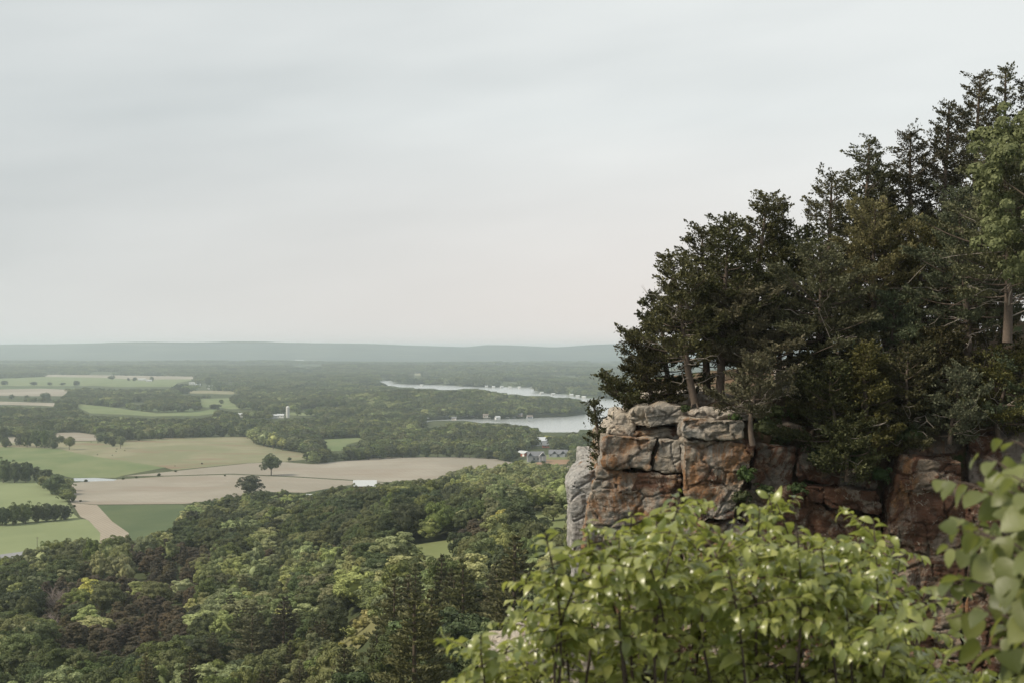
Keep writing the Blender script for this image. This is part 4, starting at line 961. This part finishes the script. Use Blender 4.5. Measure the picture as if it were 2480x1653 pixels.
def leaf_mat(name, c1, c2, ct, rough=.36):
    m, nt, b = new_mat(name, rough, .55); t = NT(nt)
    isl = t.n('ShaderNodeNewGeometry').outputs['Random Per Island']
    c = t.mix(isl, c1, c2); c = t.mix(t.math('MULTIPLY', t.noise(t.obj(), 30, 3), .35), c, tuple(q * .6 for q in c1))
    t.put(c, b.inputs['Base Color'])
    tr = t.n('ShaderNodeBsdfTranslucent'); t.put(t.mix(isl, ct, tuple(q * 1.25 for q in ct)), tr.inputs['Color'])
    mx = t.n('ShaderNodeMixShader'); mx.inputs[0].default_value = .31
    nt.links.new(b.outputs[0], mx.inputs[1]); nt.links.new(tr.outputs[0], mx.inputs[2]); nt.links.new(mx.outputs[0], nt.nodes['Material Output'].inputs[0])
    t.put(t.bump(t.noise(t.obj(), 60, 2), .3, .004), b.inputs['Normal'])
    return m
SHL = leaf_mat('cherry_leaves', (.080, .108, .030), (.37, .38, .13), (.46, .50, .10), .30)
RBL = leaf_mat('heart_leaves', (.060, .078, .022), (.165, .178, .055), (.27, .30, .06), .5)
TWIG = plain_mat('shrub_bark', (.060, .045, .035), var=.4, scale=30)
def shrub(i, x0, x1, tips, nrand, env, label, dr=(5.6, 7.0), leaf=.098, wl=.42, mat=None, heart=False, name='leafy_shrub', basey=1960):
    r = np.random.default_rng(900 + i); cx = (x0 + x1) / 2; dm = sum(dr) / 2
    B0 = wp(cx, basey, dm); e = empty(name, tuple(B0)); gl = Geo(); gb = Geo()
    PP = []; DD = []; SC = []
    T = [(a, b_, r.uniform(*dr), 1) for a, b_ in tips]
    for k in range(nrand):
        a = r.uniform(x0, x1); top = np.interp(a, [q[0] for q in env], [q[1] for q in env]); b_ = top + (1700 - top) * r.uniform(.03, .95)
        T.append((a, b_ + 35, r.uniform(dr[0] + .3, dr[1] + .6), 0))
    for (a, b_, d, main) in T:
        tip = wp(a, b_, d) - B0; bx = (cx + (a - cx) * .45); bot = wp(bx, basey - 60 * r.random(), dm + (d - dm) * .3) - B0
        q = np.linspace(0, 1, 10); bow = r.normal(size=3) * np.array([.10, .08, 0])
        line = bot + (tip - bot) * q[:, None] + bow * np.sin(q * np.pi)[:, None]
        line[:, 2] += .10 * np.sin(q * np.pi)
        gb.tube(line, (.008 if main else .005) * (1 - .8 * q) + .0012, 5)
        Ln = np.linalg.norm(tip - bot); dirn = unit(line[-1] - line[-2])
        fr = min(.92, .55 / Ln + (.05 if main else 0))
        nn = int(fr * Ln / .024)
        f = 1 - np.linspace(0, fr, nn) 
        pos = np.stack([np.interp(f, q, line[:, c_]) for c_ in range(3)], 1)
        ph = np.arange(nn) * np.pi + r.uniform(0, 6) + r.normal(size=nn) * .6
        hz_ = np.stack([np.cos(ph), .8 * np.sin(ph + 1), np.zeros(nn)], 1)
        dd = unit(unit(hz_) * 1.0 + dirn * .55 + np.array([0, 0, .12]) + .25 * r.normal(size=(nn, 3)))
        PP.append(pos); DD.append(dd); SC.append(np.clip(.55 + .12 * np.arange(nn), .55, 1.0) * r.uniform(.6, 1.25, nn) * (1.12 if main else .95))
        nt_ = 10 if main else 6
        for k in range(nt_):
            fi = 1 - fr * r.uniform(.12, 1.); p0 = np.array([np.interp(fi, q, line[:, c_]) for c_ in range(3)])
            an = r.uniform(0, 6.28); tl = r.uniform(.13, .33)
            td = unit(np.array([math.cos(an), .8 * math.sin(an), r.uniform(-.05, .65)]))
            s5 = np.linspace(0, 1, 5)[:, None]; tp = p0 + td * tl * s5 + np.array([0, 0, -.05]) * s5 ** 2
            gb.tube(tp, [.003, .0027, .0023, .0018, .001], 4)
            m_ = int(tl / .019); s_ = np.linspace(.15, 1, m_)[:, None]; ps = p0 + td * tl * s_ + np.array([0, 0, -.05]) * s_ ** 2
            sd = unit(np.cross(td, [0, 0, 1.])); sg = np.where(np.arange(m_) % 2, 1, -1)[:, None]
            dd = unit(sd * sg * .85 + td * .75 + np.array([0, 0, -.12]) + .2 * r.normal(size=(m_, 3)))
            PP.append(ps); DD.append(dd); SC.append(r.uniform(.5, 1.2, m_) * np.linspace(1, .7, m_))
    P = np.concatenate(PP); D = np.concatenate(DD); S = np.concatenate(SC)
    leaves_into(gl, P, D, leaf * S, leaf * wl * S, i, heart=heart)
    ob('branch', gb.mesh('branch', TWIG, True), e)
    ob('foliage', gl.mesh('foliage', mat or SHL, True), e)
    return tag(e, label, 'shrub', 'leafy shrubs at the viewpoint')
E1 = [(1100, 1700), (1170, 1610), (1270, 1490), (1330, 1330), (1420, 1310), (1490, 1340), (1560, 1310), (1640, 1260), (1700, 1400), (1760, 1370), (1860, 1290), (1930, 1340), (1990, 1400), (2060, 1360), (2120, 1340), (2180, 1440), (2230, 1590), (2330, 1600), (2480, 1590)]
shrub(0, 1190, 1450, [(1165, 1535), (1150, 1620), (1235, 1560), (1320, 1290), (1345, 1400), (1420, 1265), (1310, 1440), (1440, 1330), (1280, 1490), (1200, 1640)], 13, E1, 'leftmost leafy shrub, its low shoot reaching over the grey rock ledge')
shrub(1, 1440, 1740, [(1530, 1240), (1640, 1185), (1650, 1205), (1625, 1215), (1590, 1260), (1500, 1300), (1690, 1340), (1560, 1330), (1460, 1380), (1640, 1290)], 13, E1, 'shrub whose highest shoot stands before the rusty lower cliff')
shrub(2, 1720, 1990, [(1785, 1255), (1860, 1195), (1880, 1215), (1840, 1230), (1930, 1275), (1820, 1300), (1760, 1360), (1960, 1340), (1900, 1330)], 13, E1, 'shrub with arching shoots before the maroon middle of the cliff')
shrub(3, 1980, 2230, [(1990, 1325), (2060, 1300), (2115, 1255), (2125, 1290), (2180, 1350), (2030, 1350), (2195, 1450), (2100, 1380), (2160, 1420)], 13, E1, 'pale leaved shrub left of the gap that shows the cliff foot')
shrub(4, 2200, 2520, [], 24, E1, 'low dense shrub filling the lower right corner', dr=(5.0, 6.4))
def tip_of(seed): return seed
EN = [(2240, 1230), (2300, 1150), (2360, 1090), (2480, 1050), (2600, 1050)]
# heart leaved branches closer to the eye: twigs with large hanging leaves
def heart_shrub():
    r = np.random.default_rng(77); B0 = wp(2640, 1950, 3.9); e = empty('heart_leaved_shrub', tuple(B0)); gl = Geo(); gb = Geo(); PP = []; DD = []; SC = []
    paths = [[(2640, 1950), (2600, 1500), (2480, 1240), (2360, 1170), (2285, 1165)], [(2640, 1950), (2610, 1500), (2520, 1250), (2440, 1130), (2390, 1105)],
             [(2640, 1950), (2600, 1450), (2550, 1200), (2490, 1080), (2450, 1065)], [(2640, 1950), (2620, 1650), (2480, 1400), (2370, 1340), (2320, 1330)],
             [(2640, 1950), (2600, 1700), (2480, 1520), (2360, 1480), (2280, 1500)], [(2640, 1950), (2620, 1700), (2520, 1450), (2440, 1330), (2370, 1280)],
             [(2640, 1950), (2600, 1750), (2500, 1600), (2400, 1560), (2330, 1590)], [(2640, 1950), (2600, 1600), (2540, 1400), (2480, 1330), (2430, 1300)],
             [(2640, 1950), (2620, 1600), (2560, 1400), (2520, 1200), (2500, 1120)], [(2640, 1950), (2560, 1700), (2430, 1420), (2330, 1400), (2290, 1420)]]
    for k in range(9):
        ax_, ay_ = r.uniform(2270, 2500), r.uniform(1110, 1560); paths.append([(2640, 1950), (2620, 1700), ((ax_ + 2620) / 2, ay_ + 120), ((ax_ + 2560) / 2, ay_ + 30), (ax_, ay_)])
    for k, pth in enumerate(paths):
        d = 3.9 + r.uniform(-.35, .5); K = np.array([wp(a, b_, d + .1 * j) for j, (a, b_) in enumerate(pth)]) - B0
        q = np.linspace(0, len(K) - 1, 24); L_ = np.stack([np.interp(q, np.arange(len(K)), K[:, c_]) for c_ in range(3)], 1)
        for _ in range(3): L_[1:-1] = (L_[:-2] + L_[1:-1] * 2 + L_[2:]) / 4
        gb.tube(L_, .008 * (1 - .85 * q / q[-1]) + .001, 5)
        ln = np.r_[0, np.cumsum(np.linalg.norm(np.diff(L_, axis=0), axis=1))]; f = np.arange(ln[-1], ln[-1] * .30, -.032)
        p = np.stack([np.interp(f, ln, L_[:, c_]) for c_ in range(3)], 1); n = len(p)
        hd = unit(np.stack([np.where(np.arange(n) % 2, 1, -1) * .6 + r.normal(size=n) * .5, r.normal(size=n) * .6 - .2, np.full(n, .1)], 1))
        st = p + hd * .035
        for a_, b_ in zip(p, st): gb.tube([a_, b_], [.0012, .001], 3)
        PP.append(st); DD.append(unit(hd * .7 + np.array([0, 0, -.55]) + .2 * r.normal(size=(n, 3)))); SC.append(np.clip(.5 + .08 * np.arange(n), .5, 1) * r.uniform(.75, 1.1, n))
    P = np.concatenate(PP); D = np.concatenate(DD); S = np.concatenate(SC)
    leaves_into(gl, P, D, .095 * S, .088 * S, 5, bend=.7, heart=True)
    ob('branch', gb.mesh('branch', TWIG, True), e); ob('foliage', gl.mesh('foliage', RBL, True), e)
    tag(e, 'blurred shrub with broad heart shaped leaves at the right edge', 'shrub', 'leafy shrubs at the viewpoint')
heart_shrub()

# ------------------------------------------------------------------ buildings in the valley
WM = {}
def wmat(n, c, rough=.7):
    if n not in WM: WM[n] = plain_mat(n, c, rough, .3, .08, .6)
    return WM[n]
WH = lambda: wmat('white_paint', (.52, .52, .50)); GRY = lambda: wmat('grey_siding', (.27, .275, .29)); RED = lambda: wmat('barn_red', (.36, .10, .065)); RF = lambda: wmat('grey_roof', (.16, .165, .18)); TIN = lambda: wmat('tin_roof', (.46, .48, .49), .5)
BRD = lambda: wmat('brown_boards', (.26, .15, .09)); WIN = lambda: wmat('window_glass', (.04, .05, .06), .1); TRIM = lambda: wmat('white_trim', (.75, .75, .73))
def prism(w, l, z0, z1, zr, ov=0.):
    """gabled solid, ridge along x"""
    g = Geo(); a, b_ = l / 2 + ov, w / 2 + ov
    g.add([(-a, -b_, z1), (a, -b_, z1), (a, 0, zr), (-a, 0, zr), (a, b_, z1), (-a, b_, z1)], [[0, 1, 2, 3], [5, 3, 2, 4], [0, 3, 5, 5], [1, 4, 2, 2]])
    return g
def house(name, px, py, l, w, h, roof, wall, rmat, rz, label, cat='house', group=None, nwin=3, wings=(), door=True, zoff=0, barn=False):
    x, y, z = gpt(px, py); e = empty(name, (x, y, z - .3 + zoff), rz); tag(e, label, cat, group); TAKEN.append((x, y, l))
    def body(l, w, h, roof, ox, oy, rot):
        c, s = math.cos(rot), math.sin(rot)
        def put(o): o.location = (ox, oy, 0); o.rotation_euler = (0, 0, rot); return o
        g = Geo(); g.box((0, 0, h / 2 - .4), (l, w, h + .8))
        V = [(-l / 2, -w / 2, h), (-l / 2, w / 2, h), (-l / 2, 0, h + roof), (l / 2, -w / 2, h), (l / 2, w / 2, h), (l / 2, 0, h + roof)]
        g.add(V, [[0, 2, 1, 1], [3, 4, 5, 5]]); put(ob('wall', g.mesh('wall', wall), e))
        g = Geo(); o_ = .5; a = l / 2 + o_; b_ = w / 2 + o_; k = roof / (w / 2) * o_
        for s_ in (-1, 1):
            g.add([(-a, s_ * b_, h - k), (a, s_ * b_, h - k), (a, 0, h + roof), (-a, 0, h + roof), (-a, s_ * b_, h - k + .25), (a, s_ * b_, h - k + .25), (a, 0, h + roof + .28), (-a, 0, h + roof + .28)],
                  [[0, 1, 2, 3], [4, 5, 6, 7], [0, 1, 5, 4], [0, 3, 7, 4], [1, 2, 6, 5]])
        put(ob('roof', g.mesh('roof', rmat), e))
        for j in range(nwin):
            g = Geo(); g.box(((j + .5) / nwin * l - l / 2, -w / 2 - .04, h * .55), (min(1.4, l / nwin * .4), .1, h * .3)); put(ob('window', g.mesh('window', WIN()), e))
        if door: g = Geo(); g.box((l * .5 - 1.4, -w / 2 - .05, 1.1), (1.1 if not barn else 3.2, .12, 2.2 if not barn else 3.2)); put(ob('door', g.mesh('door', TRIM()), e))
        g = Geo(); g.box((l / 2 + .04, 0, h * .6), (.1, w * .22, h * .32)); put(ob('window', g.mesh('window', WIN()), e))
    body(l, w, h, roof, 0, 0, 0)
    for wg in wings: body(*wg)
    return e
house('barn', 884, 1192, 18, 11, 6.2, 4.0, BRD(), TIN(), .05, 'long brown barn with a pale metal roof behind the forest edge', 'barn', nwin=0, barn=True)
house('farm_shed', 764, 1207, 15, 7, 2.6, 1.2, WH(), TIN(), .03, 'low white shed roof showing just above the forest edge', 'shed', nwin=0, door=False)
house('open_shed', 1268, 1103, 13, 9, 3.6, 2.2, RED(), TIN(), -.9, 'red gabled shed with pale roof behind the big grey house', 'shed', nwin=0, barn=True)
hs = house('stone_house', 1297, 1117, 17, 9, 6.6, 4.2, GRY(), RF(), .12, 'big grey gabled house with white trim beside the bare earth', nwin=4, wings=((8, 7, 6.8, 3.6, 6.2, -5.5, math.pi / 2), (5, 5, 6.6, 3.6, -6.5, -4.5, math.pi / 2)))
g = Geo()
for s_ in (-1, 1): g.tube([(6.2 + s_ * 4.2, -9.62, 6.3), (6.2, -9.62, 10.6)], .22, 4)
g.box((6.2, -9.6, 4.0), (.3, .1, 4.6)); ob('gable_trim', g.mesh('gable_trim', TRIM()), hs)
house('house', 1352, 1105, 20, 9, 3.8, 4.0, wmat('blue_grey_siding', (.33, .34, .37)), RF(), -.05, 'long blue grey house with three small gables beyond the lawn', nwin=5, wings=((5, 5, 4, 3, 5, -4.5, math.pi / 2), (4, 5, 4, 2.6, -4, -4.5, math.pi / 2)))
house('house', 1308, 1078, 15, 9, 6.5, 3.8, WH(), wmat('pale_roof', (.62, .64, .67)), .5, 'white two storey house under pale roofs near the lake', nwin=3)
house('house', 1328, 1082, 14, 9, 3.2, 4.0, RED(), RF(), 0, 'house with dark grey roof and a red end wall', nwin=2)
g = Geo(); x, y, z = gpt(1376, 1104); g.box((0, 0, .9), (7, 2.2, 1.0)); g.box((-.4, 0, 1.6), (4, 2, .8))
for q in (-2.2, 2.2): g.box((q, -1.05, .35), (.9, .2, .7))
tag(ob('parked_van', g.mesh('parked_van', WH()), None, (x, y, z)), 'white vehicle parked at the end of the blue grey house', 'van')
for i, (px, py, l, h, rz_, lb) in enumerate([(344, 921, 26, 5, 0, 'white farm sheds in the far pale field, larger roof'), (361, 923, 20, 4, .1, 'second white farm shed just beside the larger one'), (480, 934, 16, 5, .2, 'white farmhouse among trees past the far fields'), (510, 941, 16, 6, 1., 'gabled white barn at the far wood edge'), (465, 930, 18, 4, 0, 'low white shed left of the gabled barn'),
      (320, 951, 10, 4, .3, 'small pale house by the far hedgerow trees'), (582, 1009, 11, 4, 0, 'small white shed under the valley trees left of the silo'), (664, 1012, 14, 4, .1, 'low white farm building just left of the silo'), (680, 1011, 12, 4, -.2, 'white farm building touching the silo'), (1048, 907, 30, 6, 0, 'far white building beyond the river arm'), (1347, 906, 26, 6, .1, 'far white farm building in the pale clearing'), (790, 943, 16, 6, .2, 'lone white house in a gap of the far woods'), (725, 875, 60, 9, 0, 'pale long sheds at the foot of the far ridge'), (1160, 893, 40, 7, .1, 'tiny white building high on the land beyond the lake')]):
    house('farm_building', px, py, l, l * .45, h, h * .5, WH(), TIN(), rz_, lb, 'farm building', nwin=2, zoff=1)
x, y, z = gpt(697, 1011); e = tag(empty('silo', (x, y, z)), 'tall white domed silo rising above the valley farm trees', 'silo')
g = Geo(); g.tube([(0, 0, 0), (0, 0, 17)], 3.1, 16); ob('tower', g.mesh('tower', wmat('concrete', (.50, .50, .48)), True), e)
g = Geo(); g.tube([(0, 0, 17 + 3.2 * math.sin(a)) for a in np.linspace(0, 1.5, 6)], [3.2 * math.cos(a) for a in np.linspace(0, 1.5, 6)], 16); ob('dome', g.mesh('dome', WH(), True), e)
SH = sorted([(922, 1013), (945, 1008), (1005, 1000), (1018, 1004), (1068, 1000), (1080, 1004), (1126, 1003), (1132, 987), (1146, 1003), (1176, 1006), (1205, 1010), (1032, 1008), (876, 1010), (1283, 1008), (1100, 1012), (980, 1012), (1260, 1003)])
for i, (px, py) in enumerate(SH):
    house('lake_house', px, py + 3, random.uniform(6.5, 10), 5.5, random.uniform(2.5, 4), 1.9, [GRY(), wmat('tan_siding', (.38, .34, .29)), WH(), wmat('brown_siding', (.22, .17, .13))][i % 4], [RF(), wmat('brown_roof', (.20, .17, .15)), TIN()][i % 3], random.uniform(-.5, .5), nth(i, len(SH), 'lake cottage on the near shore of the wooded point'), group='cottages along the wooded point', nwin=2)
DK = sorted([(1225, 1014, 14), (1240, 1013, 18), (1258, 1012, 16), (1275, 1012, 14), (1090, 1013, 12), (1302, 1007, 22), (1150, 1013, 12), (1180, 1014, 12)])
for i, (px, py, l) in enumerate(DK):
    (x, y), = px2g([(px, py)], 0.); e = tag(empty('boat_dock', (x, y, 0)), nth(i, len(DK), 'canopied boat dock by the wooded point'), 'dock', 'docks by the wooded point')
    g = Geo(); g.box((0, 0, .5), (l, 2.2, .2)); ob('deck', g.mesh('deck', WH()), e)
    g = Geo(); g.box((l * .2, 3.6, 3.0), (6, 4.2, .3)); g.box((l * .2 - 2.8, 3.6, 1.5), (.2, .2, 3)); g.box((l * .2 + 2.8, 3.6, 1.5), (.2, .2, 3)); ob('canopy', g.mesh('canopy', WH()), e)
FB = sorted([(1178, 934), (1195, 935), (1215, 935), (1258, 936), (1290, 937), (1300, 935), (1312, 950), (1340, 953), (1385, 955), (1400, 958), (1345, 947), (1020, 930), (1415, 960), (1235, 936)])
for i, (px, py) in enumerate(FB):
    x, y, z = gpt(px, py); e = tag(empty('shore_house', (x, y + 15, 0.6), random.uniform(-.4, .4)), nth(i, len(FB), 'tiny pale shore house on the far lake bank'), 'house', 'houses along the far bank')
    g = Geo(); g.box((0, 0, 2), (9, 7, 4)); ob('wall', g.mesh('wall', WH()), e)
    ob('roof', prism(7, 9, 0, 4.05, 6, .6).mesh('roof', TIN()), e)
# roadside pole, road sign
x, y, z = gpt(90, 1331); e = tag(empty('utility_pole', (x, y, z)), 'thin dark utility pole beside the road at lower left', 'pole')
g = Geo(); g.tube([(0, 0, 0), (0, 0, 7.6)], [.16, .11], 8); ob('post', g.mesh('post', BARK, True), e)
g = Geo(); g.box((0, 0, 7.0), (1.6, .12, .14)); ob('crossarm', g.mesh('crossarm', BARK), e)
# dead tree and pale single trees of the slope
def dead_tree(px, base, top, seed, label):
    d = None; x, y, z = gpt(px, base); s = y / F; Ht = (base - top) * s; r = np.random.default_rng(seed); g = Geo()
    e = tag(empty('dead_tree', (x, y, z)), label, 'dead tree')
    def br(p, dr, L, r0, dep):
        q = np.linspace(0, 1, 5); w_ = np.cumsum(r.normal(size=(5, 3)) * .05 * L, 0); w_[0] = 0
        P = p + dr * L * q[:, None] + w_; g.tube(P, r0 * (1 - .55 * q), 5)
        if dep == 0: return
        for k in range(4 if dep > 2 else 3):
            nd = unit(dr + r.normal(size=3) * .5 + np.array([0, 0, .15])); br(P[r.integers(2, 5)], nd, L * r.uniform(.55, .8), r0 * .5, dep - 1)
    for k in range(6):
        a = k * 1.05; br(np.zeros(3), unit(np.array([math.cos(a) * .45, math.sin(a) * .45, 1.])), Ht * .42, .26, 4)
    ob('trunk', g.mesh('trunk', wmat('bleached_dead_wood', (.30, .245, .225)), True), e)
dead_tree(150, 1500, 1412, 5, 'bare greyish pink dead tree beside the yellow green tree')
dead_tree(122, 1545, 1480, 6, 'bare thin dead tree just below the larger dead one')
dead_tree(425, 1345, 1315, 8, 'small bare dead tree high in the brown woods')
# ------------------------------------------------------------------ haze
g = Geo(); g.box((0, 8800, 80), (24000, 18200, 190))
hz = ob('haze', g.mesh('haze', None)); tag(hz, 'pale summer haze thickening over the valley', 'haze', kind='stuff')
m = bpy.data.materials.new('haze_air'); m.use_nodes = True; nt = m.node_tree; nt.nodes.clear()
pv = nt.nodes.new('ShaderNodeVolumePrincipled'); pv.inputs['Color'].default_value = (.82, .935, 1.0, 1); pv.inputs['Density'].default_value = 8.6e-5; pv.inputs['Anisotropy'].default_value = .3
mo = nt.nodes.new('ShaderNodeOutputMaterial'); nt.links.new(pv.outputs[0], mo.inputs['Volume'])
hz.data.materials.append(m)
